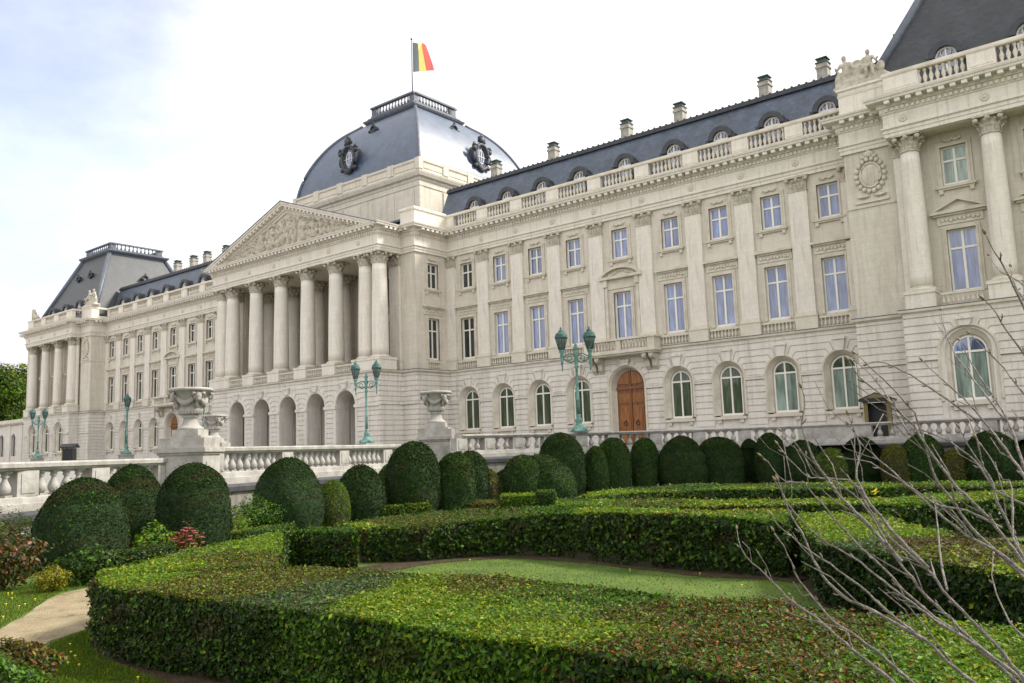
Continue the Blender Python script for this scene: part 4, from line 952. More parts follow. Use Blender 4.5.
def lion_statue(loc, label):
    m = MB(); limb(m, [(.5, 0, .6), (0, 0, .75), (-.45, 0, 1.2)], [.38, .38, .42]); limb(m, [(-.45, 0, 1.3), (-.62, -.05, 1.75)], [.40, .33]); m.ball((-.88, -.08, 1.72), (.2, .17, .17), 8, 6)
    for y in (-.2, .2): limb(m, [(-.5, y, 1.1), (-.6, y, .6), (-.62, y, .1)], [.2, .14, .1]); limb(m, [(.5, y, .6), (.15, y*1.6, .35), (.25, y*1.6, .08)], [.27, .18, .1]); m.ball((-.58, y*.8, 2.08), (.08, .06, .1), 6, 4)
    limb(m, [(.8, 0, .4), (1.15, 0, .6), (1.1, 0, 1.0)], [.1, .08, .09]); m.box(-1.0, 1.2, -.5, .5, -.02, .12)
    o = m.build('lion_statue', CARVE, None, loc); rm = o.modifiers.new('merge', 'REMESH'); rm.mode = 'VOXEL'; rm.voxel_size = .06; rm.use_smooth_shade = True
    return tag(o, label, 'statue')
statue_group((19.7, -1.75, 22.5), 'carved stone figure group on the corner of the near right pavilion')
statue_group((2*CX-19.7, -1.75, 22.5), 'carved stone figure group on the right corner of the far left pavilion', -1)
lion_statue((2*CX-38.6, -1.75, 22.5), 'small stone beast on the outer left corner of the far left pavilion')

# ================================================================== GROUND, TERRACE, GARDEN WALLS
ZG = -2.2
def grass_b(t, b, c):
    n = N(t, 'ShaderNodeTexNoise'); n.inputs['Scale'].default_value = 1.3; n.inputs['Detail'].default_value = 8; n.inputs['Roughness'].default_value = .7; t.links.new(c.outputs['Object'], n.inputs['Vector'])
    r = N(t, 'ShaderNodeValToRGB'); e = r.color_ramp.elements; e[0].position = .3; e[0].color = (.045, .085, .012, 1); e[1].position = .7; e[1].color = (.115, .170, .028, 1)
    x = r.color_ramp.elements.new(.5); x.color = (.085, .130, .025, 1)
    t.links.new(n.outputs['Fac'], r.inputs[0]); t.links.new(r.outputs[0], b.inputs['Base Color'])
    n2 = N(t, 'ShaderNodeTexNoise'); n2.inputs['Scale'].default_value = 60; n2.inputs['Detail'].default_value = 3; t.links.new(c.outputs['Object'], n2.inputs['Vector'])
    bp = N(t, 'ShaderNodeBump'); bp.inputs['Strength'].default_value = .8; bp.inputs['Distance'].default_value = .03; t.links.new(n2.outputs['Fac'], bp.inputs['Height']); t.links.new(bp.outputs[0], b.inputs['Normal'])
GRASS = mat('lawn_grass', (.06, .1, .02), .9, build=grass_b, spec=.2)
def sand_b(t, b, c):
    n = N(t, 'ShaderNodeTexNoise'); n.inputs['Scale'].default_value = 2.2; n.inputs['Detail'].default_value = 10; n.inputs['Roughness'].default_value = .75; t.links.new(c.outputs['Object'], n.inputs['Vector'])
    r = N(t, 'ShaderNodeValToRGB'); e = r.color_ramp.elements; e[0].position = .32; e[0].color = (.16, .13, .075, 1); e[1].position = .62; e[1].color = (.42, .34, .22, 1); x = e.new(.45); x.color = (.32, .26, .16, 1)
    t.links.new(n.outputs['Fac'], r.inputs[0]); v = N(t, 'ShaderNodeTexVoronoi'); v.inputs['Scale'].default_value = 60; t.links.new(c.outputs['Object'], v.inputs['Vector'])
    m_ = N(t, 'ShaderNodeMix', data_type='RGBA', blend_type='MULTIPLY'); m_.inputs[0].default_value = .3; t.links.new(r.outputs[0], m_.inputs[6]); t.links.new(v.outputs['Color'], m_.inputs[7]); t.links.new(m_.outputs[2], b.inputs['Base Color'])
    bp = N(t, 'ShaderNodeBump'); bp.inputs['Strength'].default_value = .8; bp.inputs['Distance'].default_value = .02; t.links.new(v.outputs['Distance'], bp.inputs['Height']); t.links.new(bp.outputs[0], b.inputs['Normal'])
SAND = mat('sandy_gravel', (.40, .33, .22), .95, build=sand_b, spec=.1)
SOIL = mat('bare_soil', (.042, .032, .020), 1.0, (.075, .053, .032), 5, .8, 25, .1)
PAVE = mat('grey_paving', (.26, .25, .23), .9, (.2, .19, .175), 1.5, .2, 20)
m = MB(); m.add([(-1500, -1500, ZG), (1500, -1500, ZG), (1500, 1500, ZG), (-1500, 1500, ZG)], [(0,1,2,3)]); tag(m.build('ground', PAVE), kind='structure')
m = MB(); m.add([(-2, -90, ZG+.003), (75, -90, ZG+.003), (75, -5, ZG+.003), (-2, -5, ZG+.003)], [(0,1,2,3)]); tag(m.build('lawn', GRASS), kind='structure')

def P2(px, d): return gp(px, d)
LW_N = [P2(p, d) for p, d in ((-90, 18.5), (-40, 20.3), (22, 22.4), (95, 24.8), (160, 27.4))]
YW_N = [P2(p, d) for p, d in ((212, 28.9), (283, 32.4), (340, 36.0), (384, 39.2), (412, 41.2))]
RW_N = [P2(p, d) for p, d in ((459, 39.3), (487, 40.6), (516, 42.0), (548, 43.2), (580, 44.0), (612, 44.9), (655, 45.9), (699, 46.4), (745, 46.4), (806, 45.6), (866, 44.3), (908, 43.2), (992, 41.0), (1075, 38.6), (1150, 36), (1290, 32.5), (1500, 28)) ]
DRK = [(0,0)]
def bal_mesh(h, r):
    b = MB(); b.box(-r*.85, r*.85, -r*.85, r*.85, 0, h*.08)
    b.lathe([(r*.55, h*.08), (r*.95, h*.2), (r*1.0, h*.34), (r*.75, h*.5), (r*.42, h*.66), (r*.40, h*.74), (r*.7, h*.80), (r*.5, h*.86), (r*.75, h*.92)], (0,0,0), 12)
    b.box(-r*.85, r*.85, -r*.85, r*.85, h*.92, h); return b
def garden_wall(label, nodes, zc, cap, hb, pl, zdark, pitch, rad, solid=()):
    x0, y0 = nodes[0]; root = empty('balustrade', (x0, y0, ZG)); tag(root, label, 'balustrade')
    L = [(x-x0, y-y0) for x, y in nodes]; z = lambda v: v-ZG
    zb, zp = zc-cap, zc-cap-hb
    m = MB(); sweep(m, L, [(-.27, z(zb)), (.20, z(zb)), (.24, z(zb)+.03), (.25, z(zb)+.07), (.31, z(zb)+.09), (.32, z(zc)-.05), (.28, z(zc)-.01), (-.28, z(zc)), (-.32, z(zb)+.09)]); m.build('cap_rail', BALU, root)
    m = MB(); zz = zp-pl; sweep(m, L, [(-.26, z(zz)), (.33, z(zz)), (.33, z(zz)+pl*.5), (.26, z(zz)+pl*.56), (.24, z(zp)-.03), (.2, z(zp)), (-.2, z(zp))]); m.build('plinth', BALU, root)
    m = MB(); sweep(m, L, [(-.3, z(zz)-.26), (.42, z(zz)-.26), (.44, z(zz)-.10), (.40, z(zz)-.003), (-.3, z(zz)-.003)]); m.build('dark_coping', DARKST, root)
    m = MB(); sweep(m, L, [(-.2, 0), (.30, 0), (.30, z(zz)-.26), (-.2, z(zz)-.26)]); m.build('retaining_wall', WEATH, root)
    pier = None; spots = []
    for i, (a, b) in enumerate(zip(L, L[1:])):
        A, B = Vector(a), Vector(b); d = (B-A); ln = d.length; d /= ln; rz = math.atan2(d.y, d.x)
        if pier is None:
            q = MB(); q.box(-.34, .34, -.23, .2, 0, hb+.006); q.box(-.22, .22, -.25, -.23, .08, hb-.08); pier = q.build('pier', BALU, root, (a[0], a[1], z(zp)), rz)
        else: copy_tree(pier, root, (a[0], a[1], z(zp)), rz)
        if i in solid:
            q = MB(); q.box(0, ln, -.21, .19, 0, hb+.004); q.build('solid_panel', BALU, root, (a[0], a[1], z(zp)), rz); continue
        n = max(1, int((ln-.8)/pitch))
        for k in range(n): p = A+d*(.40+(ln-.80)*(k+.5)/n); spots.append((p.x, p.y, rz))
    spots.sort(key=lambda p: (p[0]+x0-CAM.x)**2+(p[1]+y0-CAM.y)**2)
    proto = bal_mesh(hb, rad).build('baluster', BALU, root, (spots[0][0], spots[0][1], z(zp)), spots[0][2])
    for x_, y_, r_ in spots[1:98]: copy_tree(proto, root, (x_, y_, z(zp)), r_)
    if len(spots) > 98:
        q = MB()
        for x_, y_, r_ in spots[98:]:
            e = bal_mesh(hb, rad); q.add([(x_+vx, y_+vy, vz) for vx, vy, vz in e.v], e.f, True)
        q.build('distant_baluster', BALU, root, (0, 0, z(zp)))['kind'] = 'stuff'
    copy_tree(pier, root, (L[-1][0], L[-1][1], z(zp)), rz)
    return root
garden_wall('low stone balustrade with fat vase balusters at the left, nearest of the walls', LW_N, .13, .24, .66, .38, 0, .36, .155)
garden_wall('stone balustrade running back between the two garlanded urns', YW_N, .45, .24, .62, .42, 0, .37, .15)
garden_wall('long curving stone balustrade behind the row of clipped yews before the oak door', RW_N, .79, .18, .58, .32, 0, .42, .14, solid=(9,))
# pedestals of the urns
def pedestal(px, d, rz, top, label, w=.72):
    x, y = P2(px, d); r = empty('urn_pedestal', (x, y, ZG), rz); tag(r, label, 'pedestal'); h = top-ZG
    m = MB(); m.box(-w, w, -w, w, 1.25, h-.22); m.box(-w+.25, w-.25, -w-.03, -w, 1.7, h-.45); m.box(w, w+.03, -w+.25, w-.25, 1.7, h-.45); m.build('body', BALU, r)
    m = MB(); m.box(-w-.04, w+.04, -w-.04, w+.04, 0, 1.0); m.build('footing', WEATH, r)
    m = MB(); m.box(-w-.07, w+.07, -w-.07, w+.07, 1.0, 1.25); m.build('dark_coping', DARKST, r)
    m = MB(); m.box(-w-.05, w+.05, -w-.05, w+.05, h-.22, h-.14); m.box(-w-.12, w+.12, -w-.12, w+.12, h-.14, h); m.build('cap', BALU, r)
    return x, y
angY = R(37)
U1 = pedestal(190, 28.0, angY, .42, 'big square stone pedestal under the nearest garlanded urn')
U2 = pedestal(437, 41.3, angY, .76, 'square stone pedestal under the right-hand urn, where the two balustrades meet')
U3 = pedestal(214, 56, angY, .76, 'far stone pedestal under the urn half hidden behind the nearest urn')
def make_urn():
    o = empty('stone_urn', (0, 0, 0))
    m = MB(); m.box(-.78, .78, -.72, .72, 0, .34); m.box(-.60, .60, -.56, .56, .34, .42); m.build('plinth', BALU, o)
    m = MB(); m.box(-.46, .46, -.46, .46, .42, .64); m.lathe([(.45, .64), (.45, .70), (.38, .74), (.30, .82), (.25, .94), (.23, 1.05), (.30, 1.09), (.30, 1.13), (.22, 1.16)], (0,0,0), 28); m.build('foot', BALU, o)
    m = MB(); m.lathe([(.22, 1.14), (.30, 1.18), (.40, 1.25), (.42, 1.33), (.40, 1.42), (.42, 1.55), (.49, 1.72), (.57, 1.88), (.68, 1.97), (.76, 2.0), (.77, 2.06), (.70, 2.10), (.60, 2.09), (.52, 2.0), (0.05, 1.95)], (0,0,0), 36)
    for i in range(24): a = 2*math.pi*i/24; m.ball((.36*math.cos(a), .36*math.sin(a), 1.25), (.05, .05, .08), 6, 4)
    m.build('bowl', BALU, o)
    m = MB()
    for q in range(4):
        a0 = q*math.pi/2+math.pi/4
        pts = []; rr = []
        for i in range(13):
            t = i/12; a = a0+t*math.pi/2; s_ = math.sin(math.pi*t); z = 1.84-.28*s_; r = (.53-.09*s_)+.03
            pts.append((r*math.cos(a), r*math.sin(a), z)); rr.append(.045+.055*s_)
        m.tube(pts, rr, 7)
        for i in range(1, 12): m.ball(pts[i], (rr[i]*1.15,)*3, 6, 4)
        ca, sa = math.cos(a0), math.sin(a0)
        m.ball((.60*ca, .60*sa, 1.80), (.14, .14, .17), 9, 7); m.ball((.66*ca, .66*sa, 1.70), (.08, .08, .10), 7, 5)
        for sg in (-1, 1): m.tube([(.62*ca-sg*.08*sa, .62*sa+sg*.08*ca, 1.9), (.70*ca-sg*.2*sa, .70*sa+sg*.2*ca, 1.9), (.68*ca-sg*.22*sa, .68*sa+sg*.22*ca, 1.76), (.64*ca-sg*.13*sa, .64*sa+sg*.13*ca, 1.72)], [.05, .05, .04, .03], 6)
        m.tube([(.56*ca, .56*sa, 1.66), (.48*ca, .48*sa, 1.5), (.45*ca, .45*sa, 1.38)], [.08, .06, .04], 6)
    m.build('garland', BALU, o)
    return o
ur = make_urn()
for i, ((x, y), zt, s_, lb) in enumerate(((U1, .42, .94, 'weathered white stone urn with garlands, the large one nearest at the left'), (U2, .76, 1.05, 'white stone garlanded urn on the right-hand pedestal in front of the palace corner'), (U3, .76, 1.05, 'far garlanded stone urn half hidden behind the nearest urn'))):
    o = ur if i == 0 else copy_tree(ur); o.location = (x, y, zt); o.rotation_euler = (0, 0, angY); o.scale = (s_,)*3; tag(o, lb, 'urn', 'garlanded stone urns on the balustrade')

# terrace and drive: one paved sheet following the inside of the walls
wl = [(12, -75)]+LW_N+YW_N+[RW_N[0]]+RW_N+[(60, -8), (80, 1)]
wl = sorted(set(wl), key=lambda p: p[1])
def tz(y): return float(np.interp(y, [-75, -41, -38, -28, -20, 5], [-.95, -.9, -.8, -.5, GZ, GZ]))
m = MB(); m.add([(-260, y, tz(y)) for x, y in wl]+[(x-.25, y+.1, tz(y)) for x, y in wl], [(i, i+len(wl), i+len(wl)+1, i+1) for i in range(len(wl)-1)])
tag(m.build('terrace_paving', PAVE), kind='structure')

# ---- lamps
def make_lamp():
    o = empty('street_lamp', (0, 0, 0))
    m = MB(); m.lathe([(.50, 0), (.50, .07), (.42, .10), (.34, .22), (.22, .36), (.15, .46), (.18, .52), (.20, .62), (.14, .72), (.10, .80), (.13, .86), (.095, .92)], (0,0,0), 12)
    for i in range(4): a = math.pi/4+i*math.pi/2; m.ball((.42*math.cos(a), .42*math.sin(a), .12), (.12, .12, .10), 8, 5)
    m.build('base', VERD, o)
    m = MB(); m.lathe([(.095, .92), (.085, 1.6), (.115, 1.65), (.115, 1.72), (.08, 1.76), (.065, 3.3), (.10, 3.36), (.12, 3.44), (.08, 3.5), (.09, 3.9), (.15, 3.98), (.13, 4.12), (.08, 4.2), (.10, 4.3), (.13, 4.4), (.06, 4.48), (.08, 4.56), (.01, 4.66)], (0,0,0), 12); m.build('pole', VERD, o)
    for sg in (-1, 1):
        m = MB(); m.tube([(sg*.08, 0, 3.72), (sg*.3, 0, 3.62), (sg*.52, 0, 3.72), (sg*.74, 0, 3.95)], [.05, .045, .04, .045], 7); m.tube([(sg*.1, 0, 4.05), (sg*.35, 0, 4.1), (sg*.55, 0, 3.98), (sg*.7, 0, 3.93)], .035, 6)
        m.tube([(sg*.35+.12*math.cos(t), 0, 3.84+.12*math.sin(t)) for t in np.linspace(0, 2*math.pi, 11)], .028, 6)
        m.lathe([(.01, 3.15), (.05, 3.3), (.03, 3.42), (.08, 3.6), (.06, 3.75), (.11, 3.9), (.08, 4.05), (.14, 4.2), (.16, 4.28)], (sg*.74, 0, 0), 10)
        a = m.build('arm', VERD, o)
        g = MB(); g.lathe([(.13, 4.28), (.17, 4.45), (.25, 4.72), (.29, 4.92)], (sg*.74, 0, 0), 8, smooth=False); l = g.build('lantern', LGLASS, o)
        g = MB(); g.lathe([(.30, 4.88), (.36, 4.93), (.33, 5.0), (.31, 5.10), (.23, 5.2), (.12, 5.26), (.15, 5.31), (.05, 5.36), (.07, 5.43), (.01, 5.52)], (sg*.74, 0, 0), 8)
        for i in range(8): t = 2*math.pi*i/8; g.tube([(sg*.74+.135*math.cos(t), .135*math.sin(t), 4.28), (sg*.74+.255*math.cos(t), .255*math.sin(t), 4.72), (sg*.74+.30*math.cos(t), .30*math.sin(t), 4.93)], .022, 5)
        g.build('lantern_cap', VERD_D, l)
    return o
lp = make_lamp()
LL = [(580, 43.9, .79, 'green copper twin lantern lamp on the curving balustrade left of the oak door'), (367, 56, .76, 'green copper twin lantern lamp in front of the right end of the portico'), (203, 72, .80, 'green copper lamp mostly hidden behind the nearest urn'), (126, 78, .83, 'green copper lamp seen edge-on left of the nearest urn'), (37, 94, .95, 'green copper twin lantern lamp before the far left pavilion, farthest of the lamps')]
for i, (px, d, zb, lb) in enumerate(LL):
    o = lp if i == 0 else copy_tree(lp); x, y = P2(px, d); o.location = (x, y, zb+.01); tag(o, lb, 'street lamp', 'green copper lamps along the terrace')
    o.rotation_euler = (0, 0, {1: YAW-.2, 2: YAW+1.92, 3: YAW+1.99, 4: YAW-.1}.get(i, YAW))
    if i:
        q = MB(); q.box(-.5, .5, -.5, .5, 0, zb-GZ-.12); q.box(-.58, .58, -.58, .58, zb-GZ-.12, zb-GZ); tag(q.build('lamp_pedestal', BALU, None, (x, y, GZ)), 'stone block under the '+lb.replace('green copper ', '')[:60].strip(), 'pedestal')
# ---- sentry boxes
def make_sentry():
    o = empty('sentry_box', (0, 0, 0)); S_ = NAVY
    m = MB(); m.box(-.72, .72, -.6, .7, 0, .12); m.box(-.66, .66, .5, .6, .12, 2.35); m.box(-.66, -.58, -.5, .5, .12, 2.35); m.box(.58, .66, -.5, .5, .12, 2.35); m.build('box', S_, o)
    for sg in (-1, 1): m = MB(); m.box(sg*.62-.11, sg*.62+.11, -.62, -.5, .12, 2.3); m.box(sg*.62-.14, sg*.62+.14, -.65, -.5, 2.3, 2.4); m.build('pilaster', GOLD, o)
    m = MB(); m.box(-.95, .95, -.85, .85, 2.4, 2.52); m.add([(-1.0, -.9, 2.52), (1.0, -.9, 2.52), (0, -.9, 2.92), (-1.0, .9, 2.52), (1.0, .9, 2.52), (0, .9, 2.92)], [(0,1,2), (5,4,3), (0,2,5,3), (2,1,4,5), (0,3,4,1)])
    m.build('pediment_roof', S_, o)
    m = MB(); m.prism([(-.62, 2.58), (.62, 2.58), (0, 2.84)], .90, .93, TL); m.build('gilt_panel', GOLD, o)
    return o
se = make_sentry(); x, y = P2(881, 50.0); se.location = (x, y, GZ); tag(se, 'black and gold sentry box with a pedimented roof beside the right pavilion', 'sentry box', 'sentry boxes before the palace'); se.rotation_euler = (0, 0, .15)
s2_ = copy_tree(se); x, y = P2(69, 104); s2_.location = (x, y, GZ); s2_.rotation_euler = (0, 0, -.75); tag(s2_, 'small black sentry box far off before the left pavilion', 'sentry box', 'sentry boxes before the palace')
# ================================================================== PLANTS
def np_mesh(name, V, nper, mats, tint=None, mi=None, parent=None, loc=(0,0,0), extra=None):
    """V: (n*nper,3) polygons of nper corners each; extra=(verts, quads, material index) adds a solid core"""
    nf = len(V)//nper; V = np.asarray(V, np.float32); ev = np.zeros((0, 3), np.float32); ef = []
    if extra: ev = np.asarray(extra[0], np.float32); ef = extra[1]
    nv = len(V)+len(ev); me = bpy.data.meshes.new(name); me.vertices.add(nv); me.vertices.foreach_set('co', np.concatenate([V, ev]).ravel())
    ln = [nper]*nf+[len(f) for f in ef]; tot = sum(ln); me.loops.add(tot)
    li = np.concatenate([np.arange(nf*nper)]+([np.concatenate([np.array(f)+len(V) for f in ef])] if ef else [])).astype(np.int32); me.loops.foreach_set('vertex_index', li)
    me.polygons.add(len(ln)); st = np.concatenate([[0], np.cumsum(ln)[:-1]]).astype(np.int32); me.polygons.foreach_set('loop_start', st); me.polygons.foreach_set('loop_total', np.array(ln, np.int32))
    for q in mats: me.materials.append(q)
    me.polygons.foreach_set('material_index', np.array([0]*nf+[1]*len(ef), np.int32))
    if ef: me.polygons.foreach_set('use_smooth', np.array([False]*nf+[True]*len(ef)))
    if tint is not None:
        a = me.attributes.new('tint', 'FLOAT_COLOR', 'FACE'); c = np.ones((len(ln), 4), np.float32); c[:nf, :3] = tint; a.data.foreach_set('color', c.ravel())
    me.update(calc_edges=True); me.validate()
    o = bpy.data.objects.new(name, me); COL.objects.link(o); o.location = loc
    if parent: o.parent = parent
    return o
def leaves(P, Nn, size, spread=.9, asp=.55, bend=True):
    """rhombic leaf at each point, facing about the given normal"""
    n = len(P); Nn = Nn+rng.normal(0, spread*.5, (n, 3)); Nn /= np.linalg.norm(Nn, axis=1)[:, None]+1e-9
    t = rng.normal(0, 1, (n, 3)); t -= (t*Nn).sum(1)[:, None]*Nn; t /= np.linalg.norm(t, axis=1)[:, None]+1e-9; b = np.cross(Nn, t)
    s = (size*rng.uniform(.5, 1.5, n))[:, None]
    q = np.stack([P-t*s*.5, P+b*s*asp*.5+Nn*s*.08, P+t*s*.5, P-b*s*asp*.5+Nn*s*.08], 1)
    return q.reshape(-1, 3)
PAL_ = {'lime': (.250, .300, .012), 'green': (.065, .155, .006), 'dark': (.022, .053, .003), 'grey': (.085, .125, .045), 'olive': (.110, .105, .014), 'rust': (.190, .070, .016), 'brown': (.085, .052, .018), 'orange': (.27, .12, .014), 'gold': (.28, .24, .012), 'deep': (.013, .036, .002), 'fresh': (.115, .235, .009), 'red': (.15, .028, .02), 'pink': (.35, .16, .14)}
PC = {k: np.array(v)*.80 for k, v in PAL_.items()}
def mix(n, d):
    ks = list(d); w_ = np.array([d[k] for k in ks], float); w_ /= w_.sum(); i = rng.choice(len(ks), n, p=w_)
    c = np.array([PC[k] for k in ks])[i]; return c*rng.uniform(.6, 1.4, (n, 1))*rng.uniform(.9, 1.1, (n, 3))
def resamp(P, n):
    P = np.array(P, float); d = np.r_[0, np.cumsum(np.linalg.norm(np.diff(P, axis=0), axis=1))]; t = np.linspace(0, d[-1], n); return np.stack([np.interp(t, d, P[:, i]) for i in (0, 1)], 1)
def wave(x, y, f=1.0, ph=0): return (np.sin(x*1.9*f+ph)+np.sin(y*2.3*f+ph*1.7)+np.sin((x+y)*1.1*f+2.1+ph)+np.sin((x-y)*3.1*f+ph*.6))/4
def hedge(label, front, back, zt=-1.4, size=.05, cover=2.0, patches=None, side=None, zg=ZG, n=36, zl=None, group='clipped box hedges of the parterre'):
    hc = np.full(n, zt-zg)
    if zl:
        fz = resamp([(x, z) for (x, y), z in zip(front, zl)], 200); zi = lambda x: float(np.interp(x, fz[:, 0], fz[:, 1]))
        A = resamp([(*onZ(x, y, zi(x)), zi(x)) [:2] for x, y in front], n); B = resamp([onZ(x, y, zi(x)) for x, y in back], n)
        fr_ = resamp([onZ(x, y, z) for (x, y), z in zip(front, zl)], n); fp = np.array([onZ(x, y, z) for (x, y), z in zip(front, zl)]); dd = np.r_[0, np.cumsum(np.linalg.norm(np.diff(fp, axis=0), axis=1))]; hc = np.interp(np.linspace(0, dd[-1], n), dd, np.array(zl)-zg)
    else: A = resamp([onZ(x, y, zt) for x, y in front], n); B = resamp([onZ(x, y, zt) for x, y in back], n)
    c0 = (A.mean(0)+B.mean(0))/2; x0, y0 = c0; root = empty('hedge', (x0, y0, zg)); tag(root, label, 'hedge', group); h = zt-zg
    A -= c0; B -= c0
    # areas
    K = 6; G_ = np.stack([A+(B-A)*k/K for k in range(K+1)], 0)          # (K+1, n, 2)
    def top(u): return u
    pts = []; nrm = []; isTop = []
    q00, q01, q10, q11 = G_[:-1, :-1].reshape(-1, 2), G_[:-1, 1:].reshape(-1, 2), G_[1:, :-1].reshape(-1, 2), G_[1:, 1:].reshape(-1, 2)
    cr = lambda a, b: np.abs(a[:, 0]*b[:, 1]-a[:, 1]*b[:, 0]); ar = (cr(q01-q00, q10-q00)+cr(q01-q11, q10-q11))/2
    den = cover/(size**2*.55*.5); nt_ = int(ar.sum()*den); i = rng.choice(len(ar), nt_, p=ar/ar.sum()); u, v = rng.random((2, nt_, 1))
    T_ = (q00[i]*(1-u)+q01[i]*u)*(1-v)+(q10[i]*(1-u)+q11[i]*u)*v
    hcol = np.tile((hc[:-1]+hc[1:])/2, K)[i]; hcol = hcol+(np.tile(hc[1:]-hc[:-1], K)[i])*(u[:, 0]-.5)
    zz = hcol+.035*wave(T_[:, 0]+x0, T_[:, 1]+y0, 1.3)+.022*wave(T_[:, 0]+x0, T_[:, 1]+y0, 5.5, 2)+rng.normal(0, .016, nt_)-.02+(rng.random(nt_) < .035)*rng.uniform(.01, .07, nt_)
    P = [np.c_[T_, zz]]; NN = [np.tile([0, 0, 1.], (nt_, 1))]; kind = [np.zeros(nt_)]
    per = np.concatenate([A, B[::-1], A[:1]]); seg = per[1:]-per[:-1]; L = np.linalg.norm(seg, axis=1)
    orient = np.sign((per[:-1, 0]*per[1:, 1]-per[1:, 0]*per[:-1, 1]).sum())
    ns = int(L.sum()*h*den*.85); i = rng.choice(len(L), ns, p=L/L.sum()); u = rng.random((ns, 1)); S_ = per[i]+seg[i]*u
    nn = np.c_[seg[i][:, 1], -seg[i][:, 0]]/(L[i][:, None]+1e-9)*orient; pc = np.concatenate([hc, hc[::-1], hc[:1]]); hs = pc[:-1][i]*(1-u[:, 0])+pc[1:][i]*u[:, 0]; z = rng.random(ns)**.85*hs
    bulge = .03*wave(S_[:, 0]+x0, z*2+S_[:, 1]+y0, 2.2)-.05*(z > hs-.06)-.09*np.clip(1-z/.25, 0, 1)
    S_ = S_+nn*(bulge+.03*wave(S_[:, 0]+S_[:, 1], z*3, 5, 3)+rng.normal(0, .024, ns)+(rng.random(ns) < .03)*.05)[:, None]
    P.append(np.c_[S_, z]); NN.append(np.c_[nn, np.full(ns, .35)]); kind.append(np.ones(ns))
    P = np.concatenate(P); NN = np.concatenate(NN); kind = np.concatenate(kind)
    tint = np.zeros((len(P), 3)); W = P[:, :2]+c0
    if patches: C_ = np.array([onZ(p[0], p[1], zt) for p in patches]); pal = [p[2] for p in patches]; spal = [p[3] if len(p) > 3 else None for p in patches]
    else:
        k = max(3, int(ar.sum()/1.6)); j = rng.integers(0, n, k); C_ = A[j]+(B[j]-A[j])*rng.random((k, 1))+c0
        pal = [random.choice([{'lime': 5, 'green': 4, 'olive': 1}, {'green': 5, 'fresh': 3, 'lime': 2}, {'grey': 3, 'green': 4, 'dark': 2}, {'olive': 4, 'brown': 2, 'green': 4}, {'fresh': 4, 'lime': 4, 'green': 3}]) for _ in range(k)]
    if not patches: spal = [None]*len(pal)
    Wj = W+np.c_[.22*wave(W[:, 0], W[:, 1], 2.7, 1), .22*wave(W[:, 0], W[:, 1], 3.1, 4)]+rng.normal(0, .09, W.shape)
    near = ((Wj[:, None, :]-C_[None])**2).sum(2).argmin(1) if len(W)*len(C_) < 4e6 else np.concatenate([((w_[:, None, :]-C_[None])**2).sum(2).argmin(1) for w_ in np.array_split(Wj, 20)])
    for k in range(len(C_)):
        ix = np.where((near == k) & (kind == 0))[0]; tint[ix] = mix(len(ix), pal[k])
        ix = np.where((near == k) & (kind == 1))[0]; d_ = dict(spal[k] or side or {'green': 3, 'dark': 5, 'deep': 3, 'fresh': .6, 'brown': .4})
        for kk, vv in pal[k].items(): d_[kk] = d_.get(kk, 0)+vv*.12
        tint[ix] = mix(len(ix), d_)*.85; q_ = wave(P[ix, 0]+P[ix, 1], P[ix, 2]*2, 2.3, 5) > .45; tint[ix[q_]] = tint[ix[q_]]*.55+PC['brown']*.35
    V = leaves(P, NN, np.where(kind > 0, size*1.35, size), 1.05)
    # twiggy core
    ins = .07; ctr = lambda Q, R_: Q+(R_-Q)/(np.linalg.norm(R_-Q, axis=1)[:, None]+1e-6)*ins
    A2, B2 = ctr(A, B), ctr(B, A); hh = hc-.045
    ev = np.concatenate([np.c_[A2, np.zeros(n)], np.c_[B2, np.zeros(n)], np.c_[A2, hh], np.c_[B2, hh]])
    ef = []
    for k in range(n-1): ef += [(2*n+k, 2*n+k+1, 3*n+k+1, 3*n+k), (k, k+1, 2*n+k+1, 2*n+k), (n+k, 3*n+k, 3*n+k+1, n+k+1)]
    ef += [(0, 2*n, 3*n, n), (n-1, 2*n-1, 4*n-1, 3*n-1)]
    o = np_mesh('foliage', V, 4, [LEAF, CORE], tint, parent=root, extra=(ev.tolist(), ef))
    return root, (A+c0, B+c0)
big = dict(size=.036, cover=2.6)
lime = {'lime': 6, 'green': 3, 'fresh': 2}; rusty = {'rust': 2.2, 'orange': 1.2, 'brown': 2, 'green': 4, 'olive': 3, 'dark': 2, 'fresh': 1.5}; fresh = {'fresh': 5, 'lime': 4, 'green': 3}; grey = {'grey': 5, 'green': 2, 'brown': 1.2, 'dark': 1}; oliv = {'olive': 4, 'brown': 2.2, 'lime': 1.5, 'green': 1.5}; dk = {'green': 4, 'dark': 3, 'fresh': 2}
